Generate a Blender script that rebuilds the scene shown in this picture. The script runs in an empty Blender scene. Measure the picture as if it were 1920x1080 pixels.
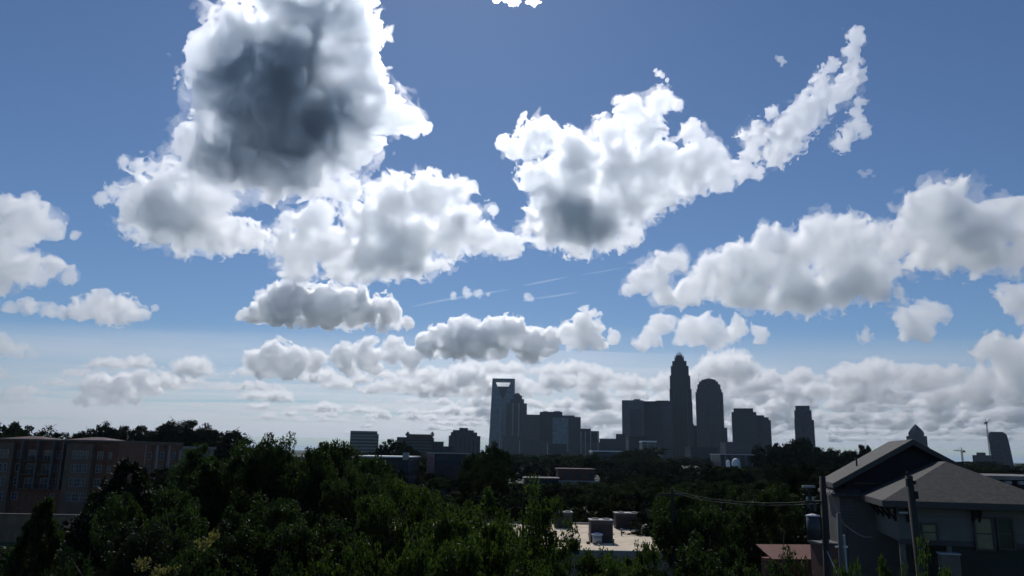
import bpy, math, random
import numpy as np
from mathutils import Vector, Matrix
R = math.radians
sc = bpy.context.scene
C = sc.collection
FPX = 1461.0                     # focal length in photograph pixels (1920 wide)
PITCH, ROLL, EYE = R(12.0), R(1.0), 14.0
# ---------------------------------------------------------------- camera
cd = bpy.data.cameras.new('camera'); cam = bpy.data.objects.new('camera', cd); C.objects.link(cam)
cd.sensor_width = 36; cd.lens = 36*FPX/1920; cd.clip_start = 0.1; cd.clip_end = 600000
CAMROT = Matrix.Rotation(PITCH+R(90), 3, 'X') @ Matrix.Rotation(ROLL, 3, 'Z')
cam.matrix_world = Matrix.Translation((0, 0, EYE)) @ CAMROT.to_4x4()
sc.camera = cam
def ray(px, py):
    """direction of the view through a photograph pixel"""
    return (CAMROT @ Vector(((px-960)/FPX, (540-py)/FPX, -1))).normalized()
def at_y(px, py, Y):
    d = ray(px, py); t = Y/d.y
    return Vector((d.x*t, Y, EYE+d.z*t))
# ---------------------------------------------------------------- light
SUN_AZ, SUN_EL = R(-5), R(41)
w = bpy.data.worlds.new('World'); sc.world = w; w.use_nodes = True
nt = w.node_tree; nt.nodes.clear()
sky = nt.nodes.new('ShaderNodeTexSky'); sky.sky_type = 'NISHITA'; sky.sun_disc = False
sky.sun_elevation = SUN_EL; sky.sun_rotation = SUN_AZ; sky.altitude = 200
sky.air_density = 1.0; sky.dust_density = 0.15; sky.ozone_density = 4.0
bg = nt.nodes.new('ShaderNodeBackground'); bg.inputs[1].default_value = 0.1
wo = nt.nodes.new('ShaderNodeOutputWorld')
wb = nt.nodes.new('ShaderNodeMix'); wb.data_type = 'RGBA'; wb.blend_type = 'MULTIPLY'; wb.inputs[0].default_value = 1
wb.inputs[7].default_value = (.86, 1.0, 1.17, 1)
nt.links.new(sky.outputs[0], wb.inputs[6]); hsv = nt.nodes.new('ShaderNodeHueSaturation'); hsv.inputs['Saturation'].default_value = 1.0
nt.links.new(wb.outputs[2], hsv.inputs['Color']); nt.links.new(hsv.outputs[0], bg.inputs[0]); nt.links.new(bg.outputs[0], wo.inputs[0])
sl = bpy.data.lights.new('sun', 'SUN'); sl.energy = 5.0; sl.angle = R(0.5); sl.color = (1, .98, .945)
so = bpy.data.objects.new('sun', sl); C.objects.link(so)
sdir = Vector((math.sin(SUN_AZ)*math.cos(SUN_EL), math.cos(SUN_AZ)*math.cos(SUN_EL), math.sin(SUN_EL)))
so.rotation_euler = sdir.to_track_quat('Z', 'Y').to_euler()
so.location = (0, 0, 500)
sc.view_settings.view_transform = 'Standard'; sc.view_settings.look = 'None'
sc.view_settings.exposure = -0.93; sc.view_settings.gamma = 1
cy = sc.cycles
cy.max_bounces = 24; cy.diffuse_bounces = 3; cy.glossy_bounces = 3; cy.transmission_bounces = 6; cy.volume_bounces = 22; cy.transparent_max_bounces = 48
cy.use_denoising = True; cy.use_adaptive_sampling = True; cy.adaptive_threshold = .02

def tag(o, label=None, cat=None, group=None, kind=None):
    for k, v in (('label', label), ('category', cat), ('group', group), ('kind', kind)):
        if v: o[k] = v
    return o
def thing(name, label, cat, loc=(0, 0, 0), rz=0.0, group=None):
    o = bpy.data.objects.new(name, None); C.objects.link(o)
    o.location = loc; o.rotation_euler = (0, 0, rz); o.empty_display_size = .5
    return tag(o, label, cat, group)
class MB:
    """collects boxes, tubes and prisms; build() links them as one mesh object"""
    def __init__(s): s.v = []; s.f = []
    def add(s, v, f):
        n = len(s.v); s.v += [tuple(p) for p in v]; s.f += [tuple(i+n for i in q) for q in f]; return s
    def box(s, x0, x1, y0, y1, z0, z1, tx=1, ty=1):
        cx, cy = (x0+x1)/2, (y0+y1)/2; hx, hy = (x1-x0)/2, (y1-y0)/2
        v = [(x0, y0, z0), (x1, y0, z0), (x1, y1, z0), (x0, y1, z0)]
        v += [(cx-hx*tx, cy-hy*ty, z1), (cx+hx*tx, cy-hy*ty, z1), (cx+hx*tx, cy+hy*ty, z1), (cx-hx*tx, cy+hy*ty, z1)]
        return s.add(v, [(3, 2, 1, 0), (4, 5, 6, 7), (0, 1, 5, 4), (1, 2, 6, 5), (2, 3, 7, 6), (3, 0, 4, 7)])
    def tube(s, pts, rads, n=8, caps=True):
        base = len(s.v); pts = [Vector(p) for p in pts]
        for i, (p, r) in enumerate(zip(pts, rads)):
            d = (pts[min(i+1, len(pts)-1)]-pts[max(i-1, 0)]).normalized()
            a = d.cross(Vector((0, 0, 1)) if abs(d.z) < .9 else Vector((1, 0, 0))).normalized(); b = d.cross(a)
            for k in range(n):
                t = 2*math.pi*k/n; s.v.append(tuple(p+(a*math.cos(t)+b*math.sin(t))*r))
        for i in range(len(pts)-1):
            for k in range(n):
                k2 = (k+1) % n
                s.f.append((base+i*n+k, base+i*n+k2, base+(i+1)*n+k2, base+(i+1)*n+k))
        if caps:
            s.f.append(tuple(base+k for k in range(n))[::-1]); s.f.append(tuple(base+(len(pts)-1)*n+k for k in range(n)))
        return s
    def prism(s, poly, y0, y1):
        """poly: (x, z) outline counter-clockwise seen from -y, extruded from y0 (near) to y1"""
        n = len(poly); v = [(x, y0, z) for x, z in poly]+[(x, y1, z) for x, z in poly]
        f = [tuple(range(n)), tuple(range(2*n-1, n-1, -1))]
        f += [(i, i+n, (i+1) % n+n, (i+1) % n) for i in range(n)]
        return s.add(v, f)
    def slab(s, quad, t):
        """a roof plane: top polygon given, thickened downwards"""
        q = [Vector(p) for p in quad]; n = len(q); lo = [p-Vector((0, 0, t)) for p in q]
        f = [tuple(range(n)), tuple(range(2*n-1, n-1, -1))]+[(i, i+n, (i+1) % n+n, (i+1) % n) for i in range(n)]
        return s.add(q+lo, f)
    def build(s, name, mat, parent=None, smooth=False, bevel=0):
        me = bpy.data.meshes.new(name); me.from_pydata(s.v, [], s.f); me.update()
        o = bpy.data.objects.new(name, me); C.objects.link(o); me.materials.append(mat)
        if parent: o.parent = parent
        if smooth: me.polygons.foreach_set('use_smooth', [True]*len(me.polygons))
        if bevel:
            b = o.modifiers.new('bevel', 'BEVEL'); b.width = bevel; b.segments = 1; b.limit_method = 'ANGLE'
        return o
# ---------------------------------------------------------------- materials
def mat(name, col, rough=.8, var=.15, scale=1.0, metal=0, spec=.3, bump=0, stretch=(1, 1, 1)):
    m = bpy.data.materials.new(name); m.use_nodes = True; t = m.node_tree; L = t.links; b = t.nodes['Principled BSDF']
    b.inputs['Roughness'].default_value = rough; b.inputs['Metallic'].default_value = metal
    b.inputs['Specular IOR Level'].default_value = spec
    tc = t.nodes.new('ShaderNodeTexCoord'); mp = t.nodes.new('ShaderNodeMapping'); mp.inputs['Scale'].default_value = stretch
    n = t.nodes.new('ShaderNodeTexNoise'); n.inputs['Scale'].default_value = scale; n.inputs['Detail'].default_value = 6
    L.new(tc.outputs['Object'], mp.inputs[0]); L.new(mp.outputs[0], n.inputs['Vector'])
    r = t.nodes.new('ShaderNodeValToRGB'); e = r.color_ramp.elements
    e[0].position = .3; e[1].position = .7
    e[0].color = (*[c*(1-var) for c in col], 1); e[1].color = (*[min(1, c*(1+var)) for c in col], 1)
    L.new(n.outputs[0], r.inputs[0]); L.new(r.outputs[0], b.inputs['Base Color'])
    if bump:
        bp = t.nodes.new('ShaderNodeBump'); bp.inputs['Strength'].default_value = bump; bp.inputs['Distance'].default_value = .02
        L.new(n.outputs[0], bp.inputs['Height']); L.new(bp.outputs[0], b.inputs['Normal'])
    return m
def math_n(t, op, a, b=None, c=None):
    n = t.nodes.new('ShaderNodeMath'); n.operation = op
    for i, x in enumerate((a, b, c)):
        if x is None: continue
        if isinstance(x, (int, float)): n.inputs[i].default_value = x
        else: t.links.new(x, n.inputs[i])
    return n.outputs[0]
def facade(name, wall, glass, floor=3.9, bay=3.0, zf=.55, xf=.6, grough=.28, var=.42):
    """a curtain wall or punched windows: glass where both the floor and the bay fraction are inside the opening"""
    m = bpy.data.materials.new(name); m.use_nodes = True; t = m.node_tree; L = t.links; b = t.nodes['Principled BSDF']
    tc = t.nodes.new('ShaderNodeTexCoord'); sp = t.nodes.new('ShaderNodeSeparateXYZ'); L.new(tc.outputs['Object'], sp.inputs[0])
    u = math_n(t, 'ADD', sp.outputs[0], sp.outputs[1])
    fu = math_n(t, 'FRACT', math_n(t, 'DIVIDE', u, bay)); fz = math_n(t, 'FRACT', math_n(t, 'DIVIDE', sp.outputs[2], floor))
    g = math_n(t, 'MULTIPLY', math_n(t, 'LESS_THAN', fu, xf), math_n(t, 'LESS_THAN', fz, zf))
    geo = t.nodes.new('ShaderNodeNewGeometry'); ns = t.nodes.new('ShaderNodeSeparateXYZ'); L.new(geo.outputs['Normal'], ns.inputs[0])
    g = math_n(t, 'MULTIPLY', g, math_n(t, 'LESS_THAN', ns.outputs[2], .5))
    cell = t.nodes.new('ShaderNodeCombineXYZ'); L.new(math_n(t, 'FLOOR', math_n(t, 'DIVIDE', u, bay)), cell.inputs[0]); L.new(math_n(t, 'FLOOR', math_n(t, 'DIVIDE', sp.outputs[2], floor)), cell.inputs[1])
    wn = t.nodes.new('ShaderNodeTexWhiteNoise'); wn.noise_dimensions = '2D'; L.new(cell.outputs[0], wn.inputs['Vector'])
    nz = t.nodes.new('ShaderNodeTexNoise'); nz.inputs['Scale'].default_value = .03; nz.inputs['Detail'].default_value = 3; L.new(tc.outputs['Object'], nz.inputs['Vector'])
    k = math_n(t, 'ADD', math_n(t, 'MULTIPLY', wn.outputs[0], var*2), math_n(t, 'ADD', math_n(t, 'MULTIPLY', nz.outputs[0], var*2), 1-var*2))
    gc = t.nodes.new('ShaderNodeVectorMath'); gc.operation = 'SCALE'; gc.inputs[0].default_value = glass; L.new(k, gc.inputs['Scale'])
    mx = t.nodes.new('ShaderNodeMix'); mx.data_type = 'RGBA'; L.new(g, mx.inputs[0]); mx.inputs[6].default_value = (*wall, 1); L.new(gc.outputs[0], mx.inputs[7])
    L.new(mx.outputs[2], b.inputs['Base Color']); b.inputs['Specular IOR Level'].default_value = .3
    L.new(math_n(t, 'SUBTRACT', .75, math_n(t, 'MULTIPLY', g, .75-grough)), b.inputs['Roughness'])
    return m
def hit(px, py, p0, n):
    """where the view ray through a pixel meets a plane"""
    d = ray(px, py); o = Vector((0, 0, EYE)); return o+d*((Vector(p0)-o).dot(n)/d.dot(n))
def horizon(px):
    return 540+FPX*math.tan(PITCH)+(px-960)*math.tan(ROLL)
# ---------------------------------------------------------------- ground, air
GROUND = mat('grass and soil', (.045, .055, .03), .95, .5, .02)
g = MB().add([(-80000, -3000, 0), (80000, -3000, 0), (80000, 120000, 0), (-80000, 120000, 0)], [(0, 1, 2, 3)]).build('ground', GROUND); tag(g, kind='structure')
ROADM = mat('asphalt', (.06, .06, .06), .9, .3, .6); KERB = mat('kerb concrete', (.35, .34, .32), .9, .2, 2)
g = MB().add([(-120, 52, .004), (60, 52, .004), (60, 60, .004), (-120, 60, .004)], [(0, 1, 2, 3)]).build('road', ROADM); tag(g, kind='structure')
g = MB().box(-120, 60, 60, 61.8, 0, .13).box(-120, 60, 50.2, 52, 0, .13).build('pavement', KERB); tag(g, kind='structure')
hz = MB().box(-60000, 60000, -200, 75000, -1, 330).build('haze', bpy.data.materials.new('thin blue air')); tag(hz, kind='stuff')
m = hz.data.materials[0]; m.use_nodes = True; t = m.node_tree; t.nodes.clear(); o = t.nodes.new('ShaderNodeOutputMaterial'); v = t.nodes.new('ShaderNodeVolumePrincipled')
v.inputs['Color'].default_value = (.62, .8, 1, 1); v.inputs['Density'].default_value = .000022; v.inputs['Anisotropy'].default_value = .3
t.links.new(v.outputs[0], o.inputs['Volume'])
# ---------------------------------------------------------------- far towers
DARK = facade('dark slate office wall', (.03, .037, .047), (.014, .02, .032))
STONE = facade('grey granite and glass', (.065, .07, .078), (.02, .028, .04), bay=4.2, xf=.55, zf=.9)
GREY = facade('grey precast and ribbon glass', (.075, .08, .088), (.022, .03, .042), bay=9, xf=.95, zf=.45)
GLASS = facade('pale blue curtain wall', (.08, .115, .145), (.13, .19, .25), bay=3, xf=.8, zf=.8, grough=.2)
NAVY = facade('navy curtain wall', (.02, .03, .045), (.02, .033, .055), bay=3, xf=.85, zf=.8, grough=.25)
BRICK = facade('red brown brick wall', (.13, .065, .05), (.03, .035, .045), floor=3.3, bay=4, xf=.4, zf=.5)
TRIM = mat('pale metal trim', (.4, .42, .44), .5, .1); ROOFG = mat('dark roof plant', (.05, .055, .06), .8, .2)
PALE = mat('pale concrete', (.32, .32, .31), .85, .12, .3); WHITE = mat('white painted metal', (.75, .76, .76), .5, .08, .5)
def pxs(D): return D/FPX*math.cos(PITCH)*1.03
def ztop(px, py, D): return at_y(px, py, D).z
def tower(name, label, D, cx, tiers, m, depth=None, rz=0.0, cat='skyscraper', names=None, group=None, piers=0):
    """tiers: (left px, right px, top y px, part name); nested upright shafts standing on the ground"""
    base = at_y(cx, horizon(cx), D); az = math.atan2(base.x, D); t = thing(name, label, cat, (base.x, D, 0), rz-az, group); done = []
    s = D/FPX*math.cos(az)
    W = max(r-l for l, r, *_ in tiers)*s; dep = depth or W*.8
    co, si = abs(math.cos(rz)), abs(math.sin(rz)); zprev = 0
    for i, tr in enumerate(sorted(tiers, key=lambda q: -q[2])):
        l, r, y, nm = tr[:4]; mm = tr[4] if len(tr) > 4 else m
        ctr = (l+r)/2; w = (r-l)*s; ww = w*W/(W*co+dep*si); dd = dep*(w/W)**.7
        x = (ctr-cx)*s; z1 = ztop(ctr, y, D)
        z0 = max([q[2] for q in done if q[0] <= l+1.2 and q[1] >= r-1.2], default=0)
        MB().box(x-ww/2, x+ww/2, -dd/2, dd/2, z0, z1).build(nm, mm, t); done.append((l, r, z1))
    return t
S = 'skyscraper'
# the tower with the open cut-out crown
D = 2500; s = D/FPX; cx = 940; b = at_y(cx, 850, D); t = thing('glass_skyscraper', 'pale blue glass tower with a trapezoid opening cut through its top', S, (b.x, D, 0))
Z = lambda y: ztop(cx, y, D); X = lambda p: (p-cx)*s
MB().prism([(X(916), 0), (X(963), 0), (X(962.9), Z(751)), (X(919.6), Z(751))], -22, 22).build('shaft', GLASS, t)
MB().prism([(X(919.6), Z(751)), (X(941), Z(751)), (X(926.7), Z(716)), (X(926.7), Z(710.8)), (X(921), Z(710.8))], -22, 22).build('wall', GLASS, t)
MB().prism([(X(941), Z(751)), (X(962.9), Z(751)), (X(962.7), Z(710.8)), (X(955.5), Z(710.8)), (X(955.5), Z(716))], -22, 22).build('wall', GLASS, t)
MB().prism([(X(926.7), Z(716)), (X(955.5), Z(716)), (X(955.5), Z(710.8)), (X(926.7), Z(710.8))], -21.9, 21.9).build('lintel', GLASS, t)
MB().prism([(X(941), Z(750.6)), (X(952), Z(725.5)), (X(930.5), Z(725.5))], -16, 16).build('recessed_glass', NAVY, t)
for p0 in (936.5, 948): MB().box(X(p0)-1, X(p0)+1, -23.5, -22, 0, Z(765)).build('fin', TRIM if p0 < 940 else ROOFG, t)
t = tower('stone_skyscraper', 'grey stone tower with stepped shoulders and a small domed top beside the pale glass tower', 2350, 968, [(943, 990, 818, 'podium'), (949, 986.3, 757, 'shaft'), (955, 981, 749, 'setback'), (961, 977, 742, 'setback')], STONE)
D = 2350; s = D/FPX; Z = lambda y: ztop(968, y, D)
MB().tube([(0, 0, Z(742)), (0, 0, Z(739)), (0, 0, Z(737.4)), (0, 0, Z(736.3))], [9.5, 8.5, 5.5, 1], 14).build('dome', STONE, t)
for p0 in (960.5, 971.5): MB().box((p0-968)*s-2, (p0-968)*s+2, -28, -25.5, 0, Z(757)).build('pier', PALE, t)
tower('office_tower', 'plain grey office slab right beside the domed stone tower', 2300, 1000, [(986.5, 1013, 778, 'shaft')], GREY, cat='tower')
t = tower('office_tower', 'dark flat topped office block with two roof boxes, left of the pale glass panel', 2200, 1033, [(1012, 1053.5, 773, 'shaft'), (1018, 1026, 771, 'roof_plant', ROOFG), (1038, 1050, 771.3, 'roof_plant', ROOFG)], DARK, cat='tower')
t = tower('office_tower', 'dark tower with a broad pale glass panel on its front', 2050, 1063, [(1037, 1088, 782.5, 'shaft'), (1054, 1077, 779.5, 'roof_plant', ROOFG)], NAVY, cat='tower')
s = 2050/FPX; MB().box((1036.6-1063)*s, (1065.8-1063)*s, -36, -29.3, 20, ztop(1050, 784, 2050)).build('glass_tone_panel', GLASS, t)
t = tower('office_block', 'low block with tall pale columns under its roof between the two skyline clusters', 1900, 1106, [(1089, 1108, 804, 'wall'), (1108, 1123, 808.5, 'wall'), (1088, 1127, 829, 'podium', GREY)], DARK, cat='building')
s = 1900/FPX
for p0 in (1090, 1098, 1107.5, 1121): MB().box((p0-1106)*s-1, (p0-1106)*s+1, -23, -20, 0, ztop(p0, 810, 1900)).build('column', PALE, t)
tower('office_block', 'low dark flat office block right of the columned block', 1800, 1147, [(1125, 1170, 823, 'wall'), (1155, 1172, 814, 'penthouse')], DARK, cat='building')
t = tower('office_tower', 'broad glass fronted tower with a dark square reflection, leftmost of the right cluster', 2000, 1188, [(1167.8, 1208, 751.5, 'shaft'), (1190, 1202, 749, 'roof_plant', ROOFG), (1157, 1170, 814, 'annexe', DARK)], facade('slate curtain wall', (.07, .085, .1), (.08, .1, .125), grough=.1), cat='tower')
s = 2000/FPX; MB().box((1182-1188)*s, (1204-1188)*s, -23.5, -21, 20, ztop(1192, 768, 2000)).build('glass_tone_panel', NAVY, t)  # navy panel paints the dark square reflection onto the glass front
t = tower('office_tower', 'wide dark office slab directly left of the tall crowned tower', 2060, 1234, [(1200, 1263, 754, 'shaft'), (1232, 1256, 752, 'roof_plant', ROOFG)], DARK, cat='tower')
MB().box(11, 39, -37.5, -35, 0, ztop(1250, 757, 2060)).build('glass_tone_panel', NAVY, t)  # navy panel paints in the shaded right side of the slab
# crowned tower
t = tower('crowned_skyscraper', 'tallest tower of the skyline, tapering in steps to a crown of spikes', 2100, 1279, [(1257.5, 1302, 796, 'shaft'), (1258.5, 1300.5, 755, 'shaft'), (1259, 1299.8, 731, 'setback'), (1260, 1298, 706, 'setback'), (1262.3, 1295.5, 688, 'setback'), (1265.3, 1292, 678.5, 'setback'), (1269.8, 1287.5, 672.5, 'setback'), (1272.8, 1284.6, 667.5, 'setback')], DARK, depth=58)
D = 2100; s = D/FPX
for k, (x, y0, y1, r) in enumerate([(1271, 671, 666.5, 1.4), (1273.6, 671, 663, 1.5), (1276.2, 671, 660.5, 1.5), (1278.7, 671, 658.3, 1.6), (1281.2, 671, 660.2, 1.5), (1283.6, 671, 663, 1.5), (1286.2, 671, 666.8, 1.4)]):
    for yy in (-9, 9): MB().tube([((x-1279)*s, yy, ztop(x, y0+1, D)), ((x-1279)*s, yy*.6, ztop(x, (y0+y1)/2, D)), ((x-1279)*s, yy*.3, ztop(x, y1, D))], [r*1.35, r*1.0, .35], 5).build('spire', TRIM, t)
MB().box(-5, 5, -5, 5, ztop(1279, 671, D), ztop(1279, 667, D), .6, .6).build('lantern', ROOFG, t)
for x in (1268, 1274.5, 1284, 1290.5): MB().box((x-1279)*s-1.1, (x-1279)*s+1.1, -31, -29, 0, ztop(x, 733, D)).build('pier', STONE, t)
# domed tower
t = tower('domed_skyscraper', 'tall grey tower with rounded shoulders and a low domed head right of the crowned tower', 2080, 1334, [(1308.5, 1359.3, 737, 'shaft'), (1310.5, 1357, 731, 'shaft'), (1312.5, 1355, 722, 'setback'), (1315.5, 1351, 716.5, 'setback'), (1320, 1347, 713, 'setback')], STONE, depth=52)
D = 2080; MB().tube([(0, 0, ztop(1334, 713, D)), (0, 0, ztop(1334, 711, D)), (0, 0, ztop(1334, 709.3, D))], [15, 11, 2], 16).build('dome', ROOFG, t)
MB().box(-4, 4, -28.5, -26, 0, ztop(1334, 722, D)).build('recess', NAVY, t)
tower('office_block', 'narrow link block between the crowned tower and the domed tower', 2120, 1306, [(1299, 1313, 798, 'wall')], DARK, cat='building')
tower('office_block', 'narrow annexe against the right foot of the domed tower', 2020, 1361, [(1355, 1365.5, 802, 'wall'), (1362, 1378, 829, 'podium')], DARK, cat='building')
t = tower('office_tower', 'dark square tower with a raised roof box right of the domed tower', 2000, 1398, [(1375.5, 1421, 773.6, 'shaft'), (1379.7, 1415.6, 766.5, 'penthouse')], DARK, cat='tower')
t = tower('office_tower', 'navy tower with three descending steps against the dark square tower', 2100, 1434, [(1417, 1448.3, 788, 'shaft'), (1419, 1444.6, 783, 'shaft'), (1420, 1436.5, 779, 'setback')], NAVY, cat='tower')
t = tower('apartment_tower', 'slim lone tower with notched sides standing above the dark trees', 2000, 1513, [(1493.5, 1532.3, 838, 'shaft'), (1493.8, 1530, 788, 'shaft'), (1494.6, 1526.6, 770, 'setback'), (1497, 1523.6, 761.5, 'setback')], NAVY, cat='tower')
# pyramid topped tower behind the house roof
t = tower('pyramid_skyscraper', 'tower with a pointed pyramid top rising behind the house ridge', 1900, 1723, [(1701, 1744, 838, 'shaft'), (1703.5, 1741.5, 818, 'shaft'), (1708, 1736.5, 814, 'setback')], STONE, cat='skyscraper')
D = 1900; s = D/FPX
MB().tube([((1722.5-1723)*s, 0, ztop(1722, y, D)) for y in (814, 808, 802, 795.3)], [18, 14.5, 8.5, .3], 4).build('pyramid_roof', NAVY, t)
tower('office_block', 'small block with a raised centre at the foot of the curved tower', 1700, 1842, [(1824.5, 1860, 853.5, 'wall'), (1832.6, 1849.5, 848.5, 'penthouse')], GREY, cat='building')
# curved tower at the right edge
D = 1800; s = D/FPX; cx = 1878; b = at_y(cx, 860, D); t = thing('curved_tower', 'dark glass tower with a curved right side near the right edge', 'skyscraper', (b.x, D, 0), -math.atan2(b.x, D))
X = lambda p: (p-cx)*s*.85; Z = lambda y: ztop(cx, y, D)
MB().prism([(X(1861), 0), (X(1900), 0), (X(1898.5), Z(868)), (X(1896.5), Z(845)), (X(1894), Z(825)), (X(1891.8), Z(815)), (X(1888), Z(812.5)), (X(1859), Z(812.5)), (X(1858), Z(822)), (X(1859), Z(845))], -24, 24).build('shaft', NAVY, t)
MB().box(X(1861), X(1887), -18, 18, Z(812.5), Z(810.3)).build('roof_parapet', ROOFG, t)
# cranes
CR = mat('grey crane steel', (.12, .12, .12), .6, .1)
def lattice(mb, p, q, w, n):
    p, q = Vector(p), Vector(q); d = (q-p).normalized(); a = d.cross(Vector((0, 1, 0))).normalized()*w/2; c = Vector((0, w/2, 0)) if abs(d.y) < .9 else Vector((w/2, 0, 0))
    r = w*.16
    for u, v in ((1, 1), (1, -1), (-1, 1), (-1, -1)): mb.tube([p+a*u+c*v, q+a*u+c*v], [r, r], 4)
    for i in range(n):
        e0, e1 = p.lerp(q, i/n), p.lerp(q, (i+1)/n); sg = 1 if i % 2 else -1
        mb.tube([e0+a*sg+c, e1-a*sg+c], [r*.6]*2, 4); mb.tube([e0+a*sg-c, e1-a*sg-c], [r*.6]*2, 4)
    return mb
D = 1500; s = D/FPX; b = at_y(1804.5, 860, D); t = thing('tower_crane', 'hammerhead tower crane with a level jib above the treetops', 'crane', (b.x, D, 0))
Z = lambda y: ztop(1804.5, y, D); X = lambda p: (p-1804.5)*s
lattice(MB(), (0, 0, 0), (0, 0, Z(846)), 2.2, 16).build('mast', CR, t)
lattice(MB(), (X(1790), 0, Z(844.7)), (X(1804), 0, Z(845.3)), 1.5, 12).build('jib', CR, t)
lattice(MB(), (X(1805), 0, Z(845.4)), (X(1810), 0, Z(845.6)), 1.5, 4).build('counter_jib', CR, t)
MB().box(X(1807.4), X(1810.6), -1.5, 1.5, Z(848), Z(844.6)).build('counterweight', ROOFG, t)
MB().tube([(0, 0, Z(845)), (0, 0, Z(838.6))], [.9, .35], 5).tube([(0, 0, Z(839)), (X(1794), 0, Z(844.5))], [.2, .2], 4).tube([(0, 0, Z(839)), (X(1809), 0, Z(845))], [.2, .2], 4).build('tower_head', CR, t)
MB().box(.8, 3, -1, 1, Z(848.5), Z(846)).build('cab', PALE, t)
D = 1850; s = D/FPX; b = at_y(1857, 860, D); t = thing('tower_crane', 'luffing tower crane on a tall mast beside the curved tower', 'crane', (b.x, D, 0))
Z = lambda y: ztop(1857, y, D); X = lambda p: (p-1857)*s
lattice(MB(), (0, 0, 0), (0, 0, Z(793)), 2.2, 30).build('mast', CR, t)
lattice(MB(), (0, 0, Z(792)), (X(1862.5), -6, Z(786.5)), 1.3, 6).build('jib', CR, t)
MB().tube([(0, 0, Z(793)), (X(1854.6), 0, Z(785))], [1.2, .4], 5).build('tower_head', CR, t)
MB().box(X(1853.4), X(1858), -2, 2, Z(795), Z(791.6)).build('machinery_deck', ROOFG, t)
# ---------------------------------------------------------------- low buildings in the middle distance
t = tower('office_block', 'pale flat topped office box rising behind the trees at left', 900, 681, [(656, 705, 808.5, 'wall'), (690, 708, 814, 'stair_tower')], facade('grey ribbed concrete wall', (.2, .21, .2), (.09, .1, .1), floor=3.6, bay=30, xf=1, zf=.45), rz=0.0, cat='building')
t = tower('civic_building', 'broad grey building with a thin roof slab carried between two small turrets', 1000, 790, [(745, 812, 820.5, 'wall'), (762, 810, 818, 'attic')], GREY, cat='building')
s = 1000/FPX
MB().box((760.5-790)*s, (812-790)*s, -30, 10, ztop(790, 817.3, 1000), ztop(790, 815.2, 1000)).build('roof_slab', ROOFG, t)
for p0 in (764.5, 808.5):
    MB().box((p0-790)*s-1.2, (p0-790)*s+1.2, -24, -21, ztop(p0, 815.3, 1000), ztop(p0, 810.5, 1000)).box((p0-790)*s-2.6, (p0-790)*s+2.6, -25, -20, ztop(p0, 814.3, 1000), ztop(p0, 813.2, 1000)).build('turret', ROOFG, t)
tower('office_block', 'low dark square block just right of the turreted building', 950, 822, [(810, 831, 828, 'wall'), (828, 850, 837, 'wall')], DARK, cat='building')
tower('stepped_building', 'dark building stepping up to a stack of blocks left of the round crowned tree', 1100, 870, [(841.5, 899, 817.5, 'wall'), (845, 893, 811, 'setback'), (848.5, 887, 807, 'setback'), (860, 876, 802.5, 'penthouse')], facade('dim brown stone', (.075, .072, .08), (.04, .045, .055), bay=6, xf=.4, zf=1), cat='building')
def low(name, label, D, x0, x1, ytop, dep, m, roofm=None, th=.5, cat='building', over=.4, lab2=None):
    cx = (x0+x1)/2; b = at_y(cx, horizon(cx), D); s = D/FPX; w = (x1-x0)*s; z = ztop(cx, ytop, D)
    t = thing(name, label, cat, (b.x, D, 0)); MB().box(-w/2, w/2, 0, dep, 0, z-th).build('wall', m, t)
    if roofm: MB().box(-w/2-over, w/2+over, -over, dep+over, z-th, z).build('roof', roofm, t)
    return t, s, z, w
t, s, z, w = low('warehouse', 'long low dark building with a bright white roof edge behind the left trees', 210, 664, 766, 855, 25, DARK, WHITE, .35)
MB().box(w/2-1.6, w/2-.1, -.6, 1.6, z-.9, z+1.0).build('vent_housing', PALE, t)
t, s, z, w = low('brick_building', 'boxy building with a pinkish brick end wall and a dark front', 230, 804, 874, 849, 18, facade('dark plum wall', (.05, .04, .045), (.02, .022, .03), floor=3.2, bay=4, xf=.5, zf=.5), PALE, .3)
MB().box(-w/2-.3, -w/2+1.9, -.5, 18, 0, z-.35).build('end_wall', mat('weathered pink brick', (.26, .17, .16), .9, .25, 1.5), t)
MB().box(-w/2+2.4, w/2-1.2, -.12, 0, z-3.4, z-1.0).build('window_band', NAVY, t)
t, s, z, w = low('brick_building', 'small flat roofed red brick building among the trees with a pale kerb below it', 260, 1048, 1114, 879, 14, BRICK, mat('brown parapet', (.12, .08, .07), .9, .1), .35)
MB().box(-w/2-1, w/2+1, -3, -.4, ztop(1080, 903, 260)-1, ztop(1080, 901, 260)).build('loading_dock', PALE, t)
t, s, z, w = low('shed', 'low shed with a thin grey roof left of the small brick building', 250, 985, 1047, 896, 12, DARK, mat('weathered grey roofing', (.1, .1, .1), .8, .2), .3)
t, s, z, w = low('office_block', 'low dark block with a bright white roof edge left of the reflecting tower foot', 700, 1112, 1181, 845, 30, GREY, WHITE, 1.1)
t, s, z, w = low('office_block', 'small beige block with a white top in front of the right cluster', 900, 1205, 1231, 826.5, 20, facade('beige render', (.17, .165, .155), (.09, .09, .1), bay=8), WHITE, 1.6)
t, s, z, w = low('long_building', 'wide low grey building with upright pilasters and a pale cornice below the dark square tower', 600, 1352, 1475, 852, 30, facade('slate grey wall', (.08, .085, .1), (.03, .035, .045), floor=20, bay=5, xf=.55, zf=.8), TRIM, .6)
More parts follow.
